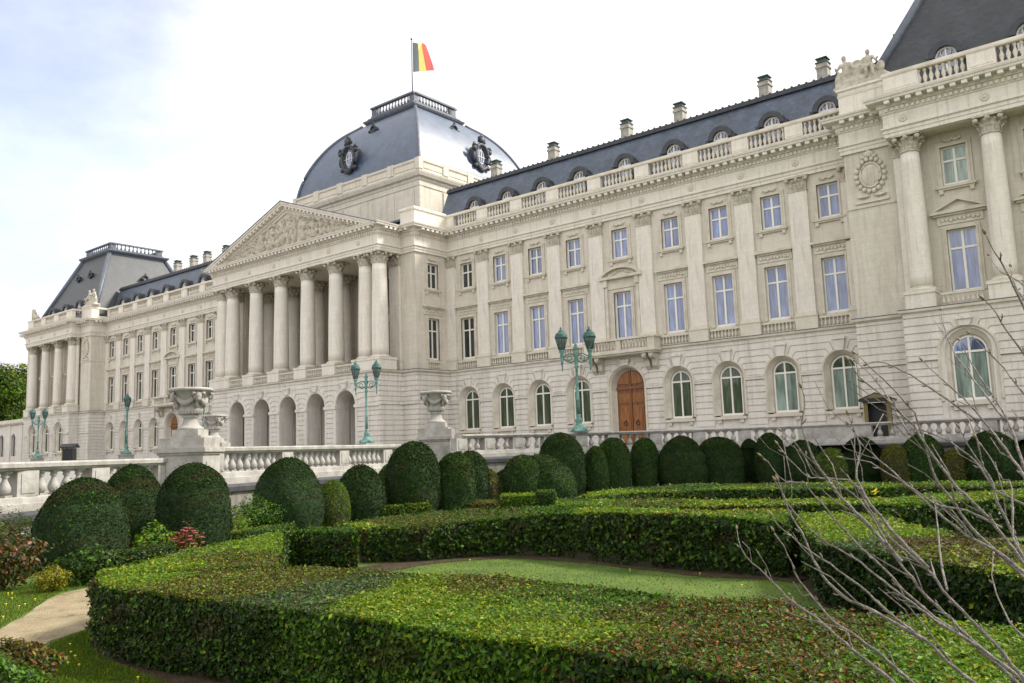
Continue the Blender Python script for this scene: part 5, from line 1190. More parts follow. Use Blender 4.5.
H1, F1 = hedge('large low hedge across the foreground with lime, green and rusty patches of leaves', [(95, 580), (108, 588), (150, 594), (200, 599), (316, 612), (419, 628), (497, 641), (560, 649), (620, 657), (678, 666), (740, 680), (790, 694), (840, 712), (900, 740), (1080, 800)],
   [(97, 575), (150, 571), (210, 568), (279, 566), (356, 569), (400, 573), (520, 579), (600, 587), (690, 599), (740, 601), (790, 603), (820, 610), (953, 622), (1040, 628), (1150, 640), (1420, 668)], n=60, size=.035, cover=2.6,
   patches=[(110, 582, lime), (150, 580, fresh), (165, 588, oliv), (98, 581, fresh, {'brown': 6, 'dark': 2, 'fresh': 1.5}), (215, 575, oliv), (240, 590, oliv), (300, 572, oliv), (290, 596, grey), (340, 590, grey), (330, 606, grey, {'green': 5, 'fresh': 4, 'dark': 3, 'lime': .5}), (400, 590, lime), (370, 605, lime), (440, 600, lime), (480, 588, oliv), (500, 605, fresh), (440, 620, fresh, {'green': 5, 'fresh': 4, 'dark': 3, 'lime': .5}), (560, 592, {'green': 3, 'olive': 3, 'fresh': 2}), (620, 600, dk), (560, 612, {'fresh': 3, 'grey': 3, 'lime': 2}), (520, 628, lime, {'green': 5, 'fresh': 4, 'dark': 3, 'lime': .5}), (600, 630, lime, {'green': 5, 'fresh': 4, 'dark': 3, 'lime': .5}), (640, 615, oliv), (690, 612, rusty), (640, 640, rusty), (720, 630, rusty), (780, 620, rusty), (720, 655, rusty), (800, 650, rusty), (850, 630, rusty), (880, 660, {'green': 4, 'rust': 1, 'fresh': 3}), (830, 680, rusty), (940, 640, fresh), (1000, 640, fresh), (960, 670, fresh), (1010, 680, fresh), (900, 690, {'green': 4, 'rust': 1, 'fresh': 3})])
hedge('left arm of the foreground hedge, running back to the yews and ending square', [(97, 577), (150, 573), (210, 569.5), (260, 567), (280, 565.5), (282, 547), (283, 531), (356, 531.5)], [(96, 576), (104, 570), (150, 559), (200, 547), (240, 540), (275, 533.5), (320, 528), (354, 526.5)], n=44, size=.044, cover=2.3,
   patches=[(120, 574, lime), (170, 566, lime), (230, 560, oliv), (250, 548, fresh), (200, 552, {'grey': 2, 'green': 3, 'lime': 2}), (290, 535, fresh), (340, 529, dk)])
hedge('long hedge behind the small inner lawn', [(362, 528.5), (419, 527), (470, 521.5), (512, 517.5), (560, 513.5), (619, 513), (660, 514), (708, 516), (784, 523.5)], [(334, 524), (387, 516.8), (434, 512.8), (512, 510.5), (560, 508.5), (619, 507.6), (708, 509), (790, 510.5)], zt=-1.35, zl=[-1.5, -1.5, -1.46, -1.41, -1.32, -1.24, -1.23, -1.24, -1.33], n=44, size=.06, cover=2.1,
   patches=[(380, 524, lime), (440, 519, {'olive': 4, 'green': 3, 'brown': 1}), (500, 514, {'olive': 4, 'green': 3, 'dark': 2}), (560, 511, dk), (610, 510, lime), (680, 512, fresh), (740, 515, {'lime': 3, 'olive': 3}), (770, 519, {'fresh': 4, 'brown': 1})], side={'green': 3, 'dark': 6, 'deep': 4, 'fresh': 1.2, 'olive': .5})
hedge('wide hedge behind the bare branches, lime on top and olive at its outer end', [(797, 520), (806, 532), (819, 545), (860, 551), (908, 557.5), (953, 566), (1024, 578), (1110, 596), (1400, 650)], [(800, 513.5), (840, 512), (879, 513), (923, 527.6), (968, 536.5), (1024, 542), (1070, 547), (1130, 556), (1450, 590)], n=44, size=.05, cover=2.3,
   patches=[(830, 520, lime), (840, 535, fresh), (870, 545, grey), (880, 525, lime), (910, 545, {'brown': 3, 'olive': 4}), (960, 550, oliv), (1010, 558, oliv), (1080, 575, lime)], side={'dark': 5, 'deep': 5, 'green': 1})
hedge('second hedge row from the back, widening behind the bare branches', [(556, 507), (640, 507.2), (720, 507), (780, 505), (821, 504), (868, 505), (900, 504.4), (949, 502), (1024, 498), (1100, 496), (1400, 492)], [(556, 499), (640, 499), (720, 500), (780, 500), (821, 499), (868, 498.5), (895, 497), (949, 493), (1024, 490), (1100, 488), (1400, 482)], n=44, size=.07, cover=2.0)
hedge('farthest hedge row, just in front of the clipped yews', [(575, 497.5), (620, 494.5), (660, 492), (720, 490), (780, 489.5), (830, 489), (880, 488), (960, 487), (1024, 486.5), (1100, 486), (1400, 482)], [(592, 491.5), (640, 487), (690, 484.6), (760, 483.6), (850, 482.6), (900, 482.4), (1024, 481.5), (1100, 481), (1400, 475)], n=40, size=.08, cover=1.9)
sh = {'green': 4, 'dark': 4, 'lime': 1.5}
hedge('thin low strip of hedge left of the round yews', [(226, 533.5), (260, 531), (296, 527)], [(226, 529.5), (260, 527), (294, 523.5)], zt=-1.75, n=12, size=.05)
hedge('low dark hedge at the foot of the two near yews', [(104, 556), (140, 552), (172, 548)], [(104, 551), (140, 547), (172, 544)], zt=-1.7, n=12, size=.05, patches=[(130, 550, {'dark': 4, 'brown': 1, 'green': 1})])
hedge('small square-cut box hedge below the fifth yew', [(366, 507), (403, 506)], [(368, 504), (404, 503.2)], zt=-1.72, n=8, size=.06, side=sh)
hedge('small square-cut box hedge right of its darker neighbour below the yews', [(405, 504.5), (429, 503.5)], [(406, 501.8), (430, 501)], zt=-1.7, n=8, size=.06, side=sh, patches=[(418, 503, lime)])
hedge('short box hedge with a lime top beside the red flowering plant', [(500, 496.5), (536, 496)], [(502, 493.5), (537, 493)], zt=-1.62, n=8, size=.06, side={'green': 6, 'fresh': 3, 'dark': 2}, patches=[(518, 495, lime)])
hedge('dark upright block of box between the short hedge and the slanted yew', [(537, 492.5), (554, 492)], [(538, 490), (555, 489.5)], zt=-1.5, n=8, size=.06, side={'dark': 5, 'green': 2}, patches=[(545, 491, dk)])
hedge('low brownish hedge left of the red flowering plant', [(468, 503.5), (498, 502.5)], [(470, 500.5), (498, 500)], zt=-1.8, n=8, size=.06, side={'brown': 4, 'olive': 3, 'dark': 3}, patches=[(480, 502, oliv)])
# soil under the hedges
def soil(front, zt, grow=.35):
    pts = [Vector(onZ(x, y, ZG)) for x, y in front]; return pts
m = MB(); zs_ = ZG+.011
for A, B, g0, g1 in ((F1[0], F1[1], .55, .25),):
    vs = []
    for a, b in zip(A, B):
        d = (b-a)/(np.linalg.norm(b-a)+1e-6); j = .12*math.sin(a[0]*5)+.08*math.sin(a[1]*11); vs += [(*(a-d*(g0+j)), zs_), (*(b+d*(g1+j*.5)), zs_)]
    m.add(vs, [(2*i, 2*i+2, 2*i+3, 2*i+1) for i in range(len(A)-1)])
for A_ in (((380, 572.5), (419, 566), (470, 560), (512, 558.5), (560, 561), (619, 567), (693, 576), (767, 580.5), (800, 583)), ((800, 580), (810, 594), (822, 606), (870, 614), (940, 622))):
    A = resamp([onZ(x, y, ZG) for x, y in A_], 20); d_ = np.gradient(A, axis=0); d_ /= np.linalg.norm(d_, axis=1)[:, None]; nn = np.c_[-d_[:, 1], d_[:, 0]]
    wv = .02+.06*np.sin(np.arange(20)*1.7)[:, None]; o_ = len(m.v); m.add([(*p, zs_) for p in A-nn*wv]+[(*p, zs_) for p in A+nn*.9], [(i, i+1, i+21, i+20) for i in range(19)])
tag(m.build('soil', SOIL), kind='structure')
# sandy path
m = MB(); up_ = resamp([onZ(x, y, ZG) for x, y in ((-90, 672), (-30, 645), (0, 629.5), (18, 620), (32, 611.5), (46, 600), (60, 594.5), (94, 587), (130, 577), (200, 566))], 40); lo_ = resamp([onZ(x, y, ZG) for x, y in ((-60, 700), (0, 664), (30, 652), (50, 642), (75, 633.5), (95, 626), (130, 612), (170, 600), (230, 585), (300, 575))], 40)
up_ += rng.normal(0, .02, up_.shape); lo_ += rng.normal(0, .02, lo_.shape)
m.add([(x, y, ZG+.008) for x, y in up_]+[(x, y, ZG+.008) for x, y in lo_], [(i, i+40, i+41, i+1) for i in range(39)])
q = [onZ(x, y, ZG) for x, y in ((40, 690), (50, 678), (75, 677), (92, 680), (110, 690), (100, 720), (30, 720))]; m.add([(x, y, ZG+.008) for x, y in q], [tuple(range(7))])
tag(m.build('path', SAND), kind='structure')
# grass blades near the camera and daisies
def ground_pts(poly_px, n):
    Q = np.array([onZ(x, y, ZG) for x, y in poly_px]); lo, hi = Q.min(0), Q.max(0); out = []
    P = lo+(hi-lo)*rng.random((n*3, 2)); ins = np.zeros(len(P), bool); j = len(Q)-1
    for i in range(len(Q)):
        c = ((Q[i, 1] > P[:, 1]) != (Q[j, 1] > P[:, 1])) & (P[:, 0] < (Q[j, 0]-Q[i, 0])*(P[:, 1]-Q[i, 1])/(Q[j, 1]-Q[i, 1]+1e-12)+Q[i, 0]); ins ^= c; j = i
    return P[ins][:n]
polys = [[(-60, 640), (0, 629), (32, 610), (60, 593), (94, 585), (160, 566), (100, 562), (60, 578), (0, 592), (-60, 604)], [(50, 645), (94, 629), (90, 645), (100, 658), (135, 672), (180, 690), (40, 690), (50, 676)], [(385, 570), (470, 557), (560, 560), (700, 573), (790, 582), (840, 612), (700, 606), (520, 588), (400, 580)]]
Vg = []; Tg = []
for k, (pl, n_) in enumerate(zip(polys, (26000, 22000, 5000))):
    P = ground_pts(pl, n_); n_ = len(P); a = rng.uniform(0, 6.28, n_); hgt = rng.uniform(.02, .05 if k < 2 else .025, n_); wd = .006 if k < 2 else .010
    b0 = np.c_[P[:, 0]-np.cos(a)*wd, P[:, 1]-np.sin(a)*wd, np.full(n_, ZG)]; b1 = np.c_[P[:, 0]+np.cos(a)*wd, P[:, 1]+np.sin(a)*wd, np.full(n_, ZG)]; t_ = np.c_[P+rng.normal(0, .015, P.shape), ZG+hgt]
    Vg.append(np.stack([b0, b1, t_], 1).reshape(-1, 3)); Tg.append(mix(n_, {'green': 5, 'fresh': 3, 'olive': 3, 'lime': 2.5}))
tag(np_mesh('grass', np.concatenate(Vg), 3, [LEAF], np.concatenate(Tg)), 'short lawn grass beside the path and inside the parterre', 'grass', kind='stuff')
YEL = mat('yellow_petals', (.75, .6, .03), .6)
fl_px = [(12, 601), (8, 596), (25, 607), (19, 609), (6, 607), (35, 602), (66, 585), (70, 648), (75, 660), (68, 667), (79, 669), (138, 682), (62, 657), (71, 656), (3, 620), (12, 596), (630, 572), (700, 576), (470, 562), (742, 588)]
fm0 = None
for i, (px, py) in enumerate(fl_px):
    x, y = onZ(px, py, ZG)
    if fm0 is None:
        k = MB(); k.ball((0, 0, .05), (.016, .016, .007), 8, 4); k.tube([(0, 0, 0), (0, 0, .045)], .004, 4); fm0 = k.build('flower', YEL, None, (x, y, ZG)); o = fm0
    else: o = copy_tree(fm0, None, (x, y, ZG))
    tag(o, 'tiny yellow flower in the short grass', 'flower', 'yellow flowers scattered in the lawn')

# ---- clipped yews
def yew(px, l, r, top, base, shape='dome', depth=None, tone='dark', label='', lean=0.0, size=.06, sy=1.0):
    h0 = hz(px)
    if depth is None: depth = -ZG*F_PX/(base-h0)
    x, y = gp(px, depth); H = (-ZG - (top-h0)*depth/F_PX); Rr = (r-l)*depth/F_PX/2
    root = empty('clipped_shrub' if tone in ('lime', 'gold') else 'clipped_yew', (x, y, ZG)); tag(root, label, 'clipped shrub', 'clipped topiary shrubs along the balustrade')
    n, mm = 30, 22
    def rad(t):
        if shape == 'dome': return (max(0, 1-t**3.0))**.5*(.95+.05*math.sin(t*3))*(1-.10*max(0, .25-t)/.25)
        if shape == 'egg': return (max(0, 1-(abs(t-.38)/.62)**2.7))**.5 if t > .38 else 1-.18*((.38-t)/.38)**2
        if shape == 'col': return (max(0, 1-t**5.5))**.5*(.90+.10*t)
    ph = rng.uniform(0, 6, 4)
    def surf(t, a):
        rr = np.array([rad(v) for v in np.atleast_1d(t)])*Rr*(1+.035*np.sin(2*a+ph[0])*np.sin(3*t+ph[1])+.022*np.sin(5*a+ph[2]+6*t)+.012*np.sin(9*a+ph[3])*np.sin(14*t+ph[0]))
        z = t*H*(1+.012*np.sin(3*a+ph[3]))
        X = rr*np.cos(a); Y = rr*np.sin(a)*sy
        off = lean*t*t*Rr; return np.stack([X+off*r0.x, Y+off*r0.y, z], -1)
    tt = np.concatenate([np.linspace(0, .9, mm-7), np.linspace(.92, 1.0, 8)])
    ev = np.concatenate([surf(np.full(n, t*.985), np.linspace(0, 2*math.pi, n, False)) for t in tt])
    ef = [(j*n+i, j*n+(i+1) % n, (j+1)*n+(i+1) % n, (j+1)*n+i) for j in range(len(tt)-1) for i in range(n)]
    area = 2*math.pi*Rr*H*.95; cnt = int(min(26000, area*1.5/(size*size*.3*.5)))
    t = 1-rng.random(cnt)**1.35*.999; t = np.where(rng.random(cnt) < .25, 1-(1-t)*.25, t); a = rng.uniform(0, 2*math.pi, cnt)
    P = surf(t, a); P2_ = surf(np.clip(t+.01, 0, 1), a); P3 = surf(t, a+.02); nn = np.cross(P3-P, P2_-P); nn /= np.linalg.norm(nn, axis=1)[:, None]+1e-9
    P = P+nn*(rng.uniform(-.03, .035, cnt)+(rng.random(cnt) < .02)*rng.uniform(0, .08, cnt))[:, None]
    d_ = {'dark': {'deep': 4, 'dark': 6, 'green': 1}, 'mid': {'dark': 6, 'green': 4, 'deep': 2}, 'lime': {'fresh': 4, 'lime': 3, 'green': 3}, 'gold': {'gold': 3, 'olive': 4, 'green': 2}, 'black': {'deep': 6, 'dark': 2}}[tone]
    T = mix(cnt, d_)
    T *= .72; pt = wave(P[:, 0]*1.4+x, P[:, 2]*1.8+y, 1.5, ph[0]); T *= (1+.25*pt)[:, None]; br_ = (pt > .42); T[br_] = T[br_]*.6+PC['brown']*.25
    V = leaves(P, nn, size, 1.0, .42)
    core = YCORE if tone in ('dark', 'mid', 'black') else CORE
    o = np_mesh('foliage', V, 4, [NEEDLE if tone in ('dark', 'mid', 'black') else LEAF, core], T, parent=root, extra=(ev.tolist(), ef))
    m = MB(); m.tube([(0, 0, 0), (0, 0, H*.3)], Rr*.12, 6); m.build('trunk', BROWNBARK, root)
    return root
Y = [ # px, left, right, top, base, shape, depth, tone, label, lean
 (84, 41, 127, 479.5, 566, 'dome', None, 'dark', 'broad dome-shaped clipped yew nearest at the left, below the left balustrade', 0),
 (132, 101, 166, 466.5, 556, 'dome', 21.5, 'dark', 'clipped yew in the gap between the two near dome-shaped yews', 0),
 (195, 160, 229, 465, 552, 'egg', None, 'dark', 'tall egg-shaped clipped yew right of the near pair, behind the red flowers', 0),
 (288, 253, 324, 459, 530, 'dome', None, 'dark', 'large dark round yew below the baluster wall between the two urns', 0),
 (333, 315, 349, 481, 527, 'dome', 27.5, 'lime', 'small light green clipped shrub tucked right of the large round yew', 0),
 (361, 336, 387, 466, 520, 'dome', None, 'dark', 'dark low dome yew behind the small square box hedge', 0),
 (394, 374, 413, 462.5, 505, 'dome', 33, 'mid', 'small mid-green dome yew left of the tall pair below the right urn', 0),
 (413, 386, 441, 443, 513, 'egg', 30, 'dark', 'tallest egg-shaped yew just left below the right urn', 0),
 (455, 434, 474, 454, 514, 'col', 30.5, 'mid', 'bullet-shaped yew right of the tallest egg-shaped one', 0),
 (470, 450, 485, 452, 505, 'egg', 34, 'dark', 'dark yew peeping out behind the bullet-shaped one', 0),
 (488, 478, 498, 470, 505, 'egg', 34.5, 'gold', 'small yellowish clipped shrub beside the dark low yew', 0),
 (505, 490, 522, 470, 500, 'dome', 37, 'black', 'very dark low yew between the yellowish shrub and its taller neighbour', 0),
 (522, 502, 542, 456, 500, 'egg', 35, 'mid', 'rounded yew left of the slanting one below the balustrade corner', 0),
 (550, 524, 577, 455, 503, 'dome', 35.5, 'mid', 'slanting yew with its top cut sloping down to the right', -.45),
 (561, 538, 585, 434, 500, 'egg', 39.5, 'dark', 'tall round-headed dark yew just left of the copper lamp', 0),
 (595, 581, 609, 447, 500, 'dome', 40.5, 'mid', 'narrow yew wedged beside the tall dark one, right of the copper lamp', 0),
 (613, 597, 631, 439, 500, 'col', 41.0, 'mid', 'first of the two loaf-shaped yews under the oak door', 0),
 (644, 630, 659, 439, 500, 'col', 42, 'mid', 'second loaf-shaped yew, right below the oak door', 0),
 (681, 656, 707, 437, 500, 'dome', 42, 'dark', 'broad dome yew immediately right of the loaf-shaped pair', 0),
 (720, 696, 743, 438, 500, 'col', 42.5, 'dark', 'broad loaf yew with a brown patch on its shoulder', -.12),
 (749, 740, 760, 440, 500, 'col', 43.5, 'black', 'slim nearly black yew in the gap left of an oval one', 0),
 (769, 754, 785, 434, 500, 'egg', 42, 'dark', 'oval yew standing slightly taller than its slim black neighbour', 0),
 (801, 780, 823, 441, 500, 'dome', 41.5, 'dark', 'broad low yew left of the bright green shrub', 0),
 (829, 815, 844, 449, 500, 'egg', 38.5, 'lime', 'bright green rounded shrub among the dark yews at the right', 0),
 (860, 838, 883, 438, 500, 'dome', 41, 'black', 'dark ball yew in front of the sentry box', 0),
 (893, 880, 907, 445, 500, 'egg', 38.5, 'gold', 'yellow-green shrub right of the sentry box', 0),
 (921, 903, 949, 435, 500, 'dome', 38.5, 'mid', 'green dome yew below the wide arched window', 0),
 (952, 941, 967, 450, 500, 'egg', 37.5, 'gold', 'small olive shrub between two dome yews at the right', 0),
 (990, 963, 1019, 432, 500, 'dome', 37, 'dark', 'large dome yew nearest the right edge behind the branches', 0),
 (1036, 1012, 1066, 436, 500, 'dome', 36.5, 'dark', 'dome yew cut off by the right edge of the picture', 0),
 (1110, 1082, 1140, 434, 500, 'dome', 35, 'dark', 'dome yew past the right end of the visible row', 0),
 (1190, 1160, 1222, 436, 500, 'egg', 33, 'dark', 'egg-shaped yew past the right end of the visible row', 0),
]
for (px, l, r, tp, bs, shp, dp, tone, lb, ln_) in Y:
    yew(px, l, r, tp, bs, shp, dp, tone, lb, ln_, size=.055 if px < 350 else .085)
# ---- loose shrubs
def shrub(px, depth, wpx, top, pal, label, size=.07, n=2600, name='shrub', cat='shrub', flowers=None, flat=.85):
    x, y = gp(px, depth); H = -ZG-(top-hz(px))*depth/F_PX; Rr = wpx*depth/F_PX/2; root = empty(name, (x, y, ZG)); tag(root, label, cat)
    v = rng.normal(0, 1, (n, 3)); v /= np.linalg.norm(v, axis=1)[:, None]; rr = rng.random(n)**.4
    lump = 1+.18*np.sin(v[:, 0]*5+1)*np.sin(v[:, 1]*4+2)+.12*np.sin(v[:, 2]*7)
    P = np.c_[v[:, 0]*Rr*rr*lump, v[:, 1]*Rr*rr*lump, np.clip(H*.52+v[:, 2]*H*.50*rr*lump, .03, None)]
    V = leaves(P, v+np.array([0, 0, .4]), size, 1.3, .5); T = mix(n, pal)
    np_mesh('foliage', V, 4, [LEAF], T, parent=root)
    m = MB()
    for k in range(9): a = rng.uniform(0, 6.28); q = rng.uniform(.3, .8); m.tube([(0, 0, 0), (math.cos(a)*Rr*q*.4, math.sin(a)*Rr*q*.4, H*.4), (math.cos(a)*Rr*q*.8, math.sin(a)*Rr*q*.8, H*.8)], [.014, .01, .005], 5)
    m.build('stems', BROWNBARK, root)
    if flowers:
        col, k = flowers; fmx = mat('petals_'+label.split()[0], col, .6, tuple(c*.6 for c in col), 9)
        m = MB()
        for _ in range(k):
            d_ = Vector(rng.normal(0, 1, 3)).normalized(); d_.z = abs(d_.z)*.8; c = Vector((d_.x*Rr*.95, d_.y*Rr*.95, H*.5+d_.z*H*.52))
            for j in range(5): a = j*1.257; m.ball(c+Vector((math.cos(a)*.03, math.sin(a)*.03, .01)), (.028, .028, .014), 5, 3)
        m.build('blossoms', fmx, root)
    return root
shrub(2, 18.6, 110, 511, {'dark': 4, 'green': 3, 'olive': 2, 'brown': 1}, 'clipped-looking green shrub at the left edge below the balustrade', .05, 9000)
shrub(8, 15.6, 74, 526, {'brown': 3, 'rust': 3, 'olive': 3, 'dark': 3, 'grey': 2, 'pink': .4}, 'reddish-brown loose shrub at the left edge beside the path', .085, 2600, flowers=((.6, .3, .38), 4))
shrub(56, 15.2, 31, 563, {'gold': 5, 'lime': 3, 'olive': 2}, 'small yellow-green shrub between the reddish shrub and the path', .045, 2200)
shrub(93, 16.0, 50, 543, {'dark': 5, 'green': 3, 'grey': 1}, 'dark green leafy plant at the foot of the nearest dome yew', .09, 1500)
shrub(156, 19.0, 46, 524, {'green': 4, 'fresh': 3, 'dark': 2, 'lime': 2}, 'leafy green plant left of the red flowers', .09, 1300)
shrub(189, 18.6, 30, 523, {'red': 4, 'rust': 2, 'green': 3}, 'red flowering plant at the foot of the tall egg-shaped yew', .06, 900, 'flowering_plant', 'plant', flowers=((.36, .07, .07), 26))
shrub(254, 24.5, 53, 497, {'dark': 4, 'green': 5, 'fresh': 2}, 'low rounded green shrub left of the large round yew', .06, 5000)
shrub(236, 23.0, 28, 511, {'fresh': 4, 'lime': 4, 'green': 2}, 'small bright lime plant in front of the low rounded shrub', .06, 900)
shrub(506, 31.5, 20, 501, {'red': 4, 'rust': 3, 'green': 2}, 'red-leaved low plant beside the short box hedge', .07, 700, 'flowering_plant', 'plant', flowers=((.4, .1, .07), 18))
shrub(14, 8.6, 92, 636, {'rust': 2, 'brown': 3, 'olive': 3, 'gold': 1.5, 'dark': 4}, 'rounded shrub with rusty and yellow leaves in the bottom left corner', .05, 6500)
shrub(-14, 7.3, 116, 650, {'dark': 4, 'green': 5, 'fresh': 2}, 'dark green low shrub cut off by the bottom left corner', .045, 9000)

# ---- trees
def tree(x, y, zg, H, cr, label, pal, nb=16, nl=9000, size=.5, name='tree', group=None, trunk=True):
    root = empty(name, (x, y, zg)); tag(root, label, 'tree', group); m = MB(); m.tube([(0, 0, 0), (.1, .1, H*.3), (.3, -.1, H*.6)], [H*.028, H*.02, H*.01], 8)
    cs = []
    for k in range(nb):
        a = rng.uniform(0, 6.28); q = rng.random()**.5*cr*.8; z = H*rng.uniform(.38, .9); q *= math.sin(math.pi*min(1, (z/H-.2)/.85))**.6; c = Vector((q*math.cos(a), q*math.sin(a), z)); cs.append(c)
        m.tube([(0.1, 0, H*.25+z*.2), tuple(c*.55+Vector((0, 0, H*.12))), tuple(c)], [H*.009, H*.006, H*.002], 5)
    m.build('trunk', BROWNBARK, root)
    i = rng.integers(0, nb, nl); v = rng.normal(0, 1, (nl, 3)); v /= np.linalg.norm(v, axis=1)[:, None]; rr = rng.random(nl)**.33*cr*.36
    P = np.array([tuple(c) for c in cs])[i]+v*rr[:, None]*np.array([1, 1, .75]); cp = rng.uniform(.75, 1.3, nb)
    T = mix(nl, pal)*cp[i][:, None]
    if 'gold' in pal: t_ = np.clip((P[:, 2]/H-.6)*3, 0, 1)[:, None]*(wave(P[:, 0], P[:, 1], .3) > -.1)[:, None]; T = T*(1-t_*.6)+PC['gold']*t_*.5
    np_mesh('crown', leaves(P, v+np.array([0, 0, .5]), size, 1.2, .6), 4, [LEAF], T, parent=root)
x, y = gp(2, 190); tree(x, y, 0, 24.0, 9.5, 'green tree with yellowing top behind the far left pavilion', {'green': 5, 'dark': 3, 'lime': 1, 'gold': 1}, 26, 16000, .6)
x, y = gp(-22, 180); tree(x, y, 0, 22.5, 9.5, 'dark green tree at the left edge behind the low stone wing', {'green': 4, 'dark': 5, 'gold': .4}, 26, 15000, .6)
x, y = gp(26, 215); tree(x, y, 0, 24, 9, 'tree mostly hidden behind the far left pavilion columns', {'green': 4, 'dark': 4}, 20, 9000, .7)
# the park across the street, behind the photographer: it is what the ground-floor windows mirror
n_ = 60000; sx = rng.uniform(-190, 150, n_); V = []
bx_ = np.linspace(-190, 150, 46); bh = rng.uniform(13, 21, 46); j = rng.integers(0, 46, n_); v = rng.normal(0, 1, (n_, 3)); v /= np.linalg.norm(v, axis=1)[:, None]
P = np.c_[bx_[j]+v[:, 0]*6.5, -150+rng.choice([-4, 4], 46)[j]+v[:, 1]*6, bh[j]*.58+v[:, 2]*bh[j]*.46]
tag(np_mesh('park_trees', leaves(P, v, 1.5, 1.2, .7), 4, [LEAF], mix(n_, {'green': 5, 'dark': 4, 'olive': 1})), 'leafy park trees across the street that mirror in the windows', 'trees', kind='stuff')

# ---- the bare shrub at the lower right, close to the camera
z6 = lambda L: [(760+a/3.364, 480+b/3.364) for a, b in L]; z3 = lambda L: [(680+a/2.977, 360+b/2.977) for a, b in L]; z7 = lambda L: [(800+a/2.732, 200+b/2.732) for a, b in L]
ST = [z6([(960, 760), (900, 690), (840, 640), (735, 560), (600, 480), (500, 405), (400, 330), (330, 270), (230, 215), (150, 150), (100, 90), (62, 20), (50, 0)]),
 z6([(950, 740), (870, 650), (800, 560), (700, 460), (620, 380), (575, 310), (500, 250), (430, 190), (370, 100), (310, 0)])+z3([(560, 530), (480, 440), (400, 350), (350, 250), (300, 210)])[2:],
 z6([(630, 370), (612, 300), (600, 200), (595, 110), (580, 60)]), z6([(590, 330), (578, 290), (574, 268)]),
 z6([(830, 640), (735, 560), (620, 450), (540, 370), (440, 240), (380, 130), (330, 60), (250, 0)])+z3([(440, 420), (380, 350), (330, 300), (290, 250)])[1:],
 z6([(900, 720), (800, 620), (700, 540), (560, 440), (480, 370), (420, 300), (330, 220), (260, 140), (190, 60), (150, 10)])+z3([(340, 410), (300, 360), (262, 300), (240, 285)])[1:],
 z6([(860, 780), (720, 683), (640, 620), (560, 540), (460, 470), (340, 360), (260, 300), (200, 260), (130, 210), (60, 150), (40, 120)]),
 z6([(560, 770), (450, 683), (400, 640), (300, 560), (200, 470), (100, 400), (20, 320), (0, 300), (-45, 262), (-72, 215), (-78, 165)]),
 z6([(620, 780), (500, 670), (420, 600), (330, 530), (240, 470), (180, 400), (120, 320), (90, 240), (45, 170)]),
 z6([(560, 540), (470, 490), (380, 440), (290, 400), (220, 340), (175, 260), (150, 190), (100, 110), (60, 0)]),
 z6([(960, 400), (890, 330), (830, 270), (760, 210), (700, 150), (640, 60), (590, 0)])+z3([(770, 260), (700, 160), (640, 90), (575, 30), (520, -20)])[1:],
 z6([(980, 380), (890, 290), (850, 230), (780, 140), (720, 80), (660, 20)])+z3([(800, 350), (740, 270), (700, 200), (620, 120), (530, 50), (500, 0)])[1:],
 z6([(960, 350), (888, 270), (850, 180), (800, 80), (780, 0)])+z3([(880, 330), (850, 240), (830, 200)])[1:], z6([(900, 280), (850, 200), (850, 100), (845, 0)])+z3([(985, 440), (960, 360), (930, 300), (880, 230)])[1:],
 z6([(960, 370), (888, 310), (800, 240), (700, 190), (600, 110), (500, 20)])+z3([(600, 330), (540, 250), (500, 190)])[1:],
 z3([(1120, 480), (1024, 345), (980, 280), (920, 200), (850, 120), (760, 40), (720, 0)]), z3([(1120, 460), (1024, 320), (1000, 240), (960, 150), (900, 60), (860, 0), (830, -60)]), z3([(1120, 200), (1024, 100), (960, 20), (900, -40), (860, -80)]),
 z3([(1024, 430), (940, 390), (880, 300), (800, 240), (720, 210), (640, 190)]), z3([(960, 500), (860, 450), (760, 430), (640, 350), (560, 300), (480, 290)]),
 z7([(660, 420), (612, 290), (560, 190), (520, 120), (505, 90)]), z7([(680, 330), (612, 230), (540, 190), (515, 150)]), z7([(690, 560), (612, 420), (560, 350), (530, 300), (500, 270)]), z7([(640, 300), (585, 240), (575, 180)]),
 z7([(560, 600), (480, 500), (420, 420), (390, 340), (385, 300)]), z7([(480, 600), (380, 530), (290, 470), (220, 440), (180, 450)]), z7([(300, 640), (240, 540), (190, 470), (150, 440)]),
 z3([(660, 600), (560, 490), (470, 400), (400, 300), (360, 200), (375, 120), (360, 80)]), z3([(740, 620), (640, 520), (560, 420), (520, 340), (540, 260), (500, 160)]), z6([(960, 640), (900, 540), (840, 480), (800, 400), (780, 330), (785, 250)])]
BS = empty('bare_shrub', (*gp(1040, 3.2), ZG)); tag(BS, 'bare leafless shrub with pale grey stems fanning across the lower right corner', 'shrub')
bl = Vector(BS.location)
r2 = np.random.default_rng(11)
BUD = mat('tip_buds', (.16, .12, .06), .7)
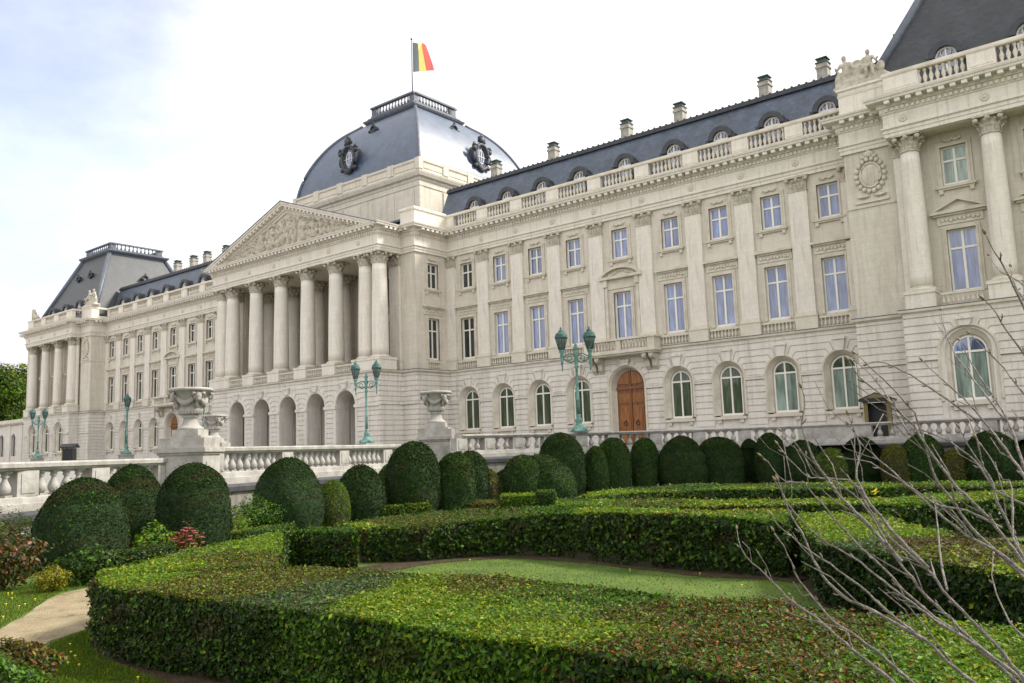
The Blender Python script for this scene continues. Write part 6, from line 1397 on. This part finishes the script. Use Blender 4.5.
def stem(pxs, i):
    pts = np.array(pxs, float); d = np.r_[0, np.cumsum(np.linalg.norm(np.diff(pts, axis=0), axis=1))]; n = max(5, int(d[-1]/9)); t = np.linspace(0, d[-1], n)
    Q = np.stack([np.interp(t, d, pts[:, k]) for k in (0, 1)], 1); Q[1:-1] += r2.normal(0, .35, Q[1:-1].shape)
    d0 = r2.uniform(2.7, 3.7); d1 = d0+r2.uniform(.1, .9); big_ = d[-1] > 180
    ra = (.0060 if big_ else .0032)*d0/3.2; out = []; rr = []
    for k, (x, y) in enumerate(Q):
        f = k/(n-1); dd = d0+(d1-d0)*f; p = CAM+ray(x, y)*dd-bl; out.append(tuple(p)); rr.append((ra*(1-f)**.8+.0015)*(1.22 if k % 4 == 2 else 1))
    m = MB(); m.tube(out, rr, 7); 
    for k in range(2, n-1, 4):
        p = Vector(out[k]); a = (Vector(out[k+1])-p).normalized(); s_ = a.cross(Vector((r2.normal(), r2.normal(), r2.normal()))).normalized(); m.tube([p, p+s_*.012+a*.012, p+s_*.016+a*.024], [.0034, .0036, .0012], 5)
    if big_:
        for _ in range(4):
            k = int(r2.integers(n//4, n-2)); p = Vector(out[k]); a = (Vector(out[k+1])-p).normalized(); s_ = (a.cross(FW)).normalized()*r2.choice([-1, 1]); L_ = r2.uniform(.08, .28)
            m.tube([p, p+a*L_*.5+s_*L_*.22+Vector(r2.normal(0, .01, 3)), p+a*L_+s_*L_*.3], [rr[k]*.6, rr[k]*.45, .0018], 5)
    o = m.build('stem', BARK, BS)
    e = Vector(out[-1]); a = (e-Vector(out[-2])).normalized(); m = MB(); m.tube([e-a*.004, e+a*.008, e+a*.022], [.0045, .006, .001], 6); m.build('bud', BUD, o)
for i, s_ in enumerate(ST): stem(s_, i)
m = MB()
for k in range(7): m.tube([(r2.uniform(-.05, .05), r2.uniform(-.05, .05), 0), (r2.uniform(-.12, .12), r2.uniform(-.1, .1), .6), tuple(Vector(r2.normal(0, .12, 3))+Vector((.05, 0, 1.05)))], [.016, .013, .010], 7)
m.build('base_stems', BARK, BS)
lf = MB(); c = CAM+ray(875.5, 491.5)*3.2-bl
for k in range(4): a = k*1.5; q = Vector((math.cos(a), .2, math.sin(a)))*.012; lf.add([c, c+q*.6+Vector((.008, 0, .004)), c+q, c+q*.6-Vector((.008, 0, .004))], [(0,1,2,3)])
lf.build('yellow_leaf', YEL, BS)
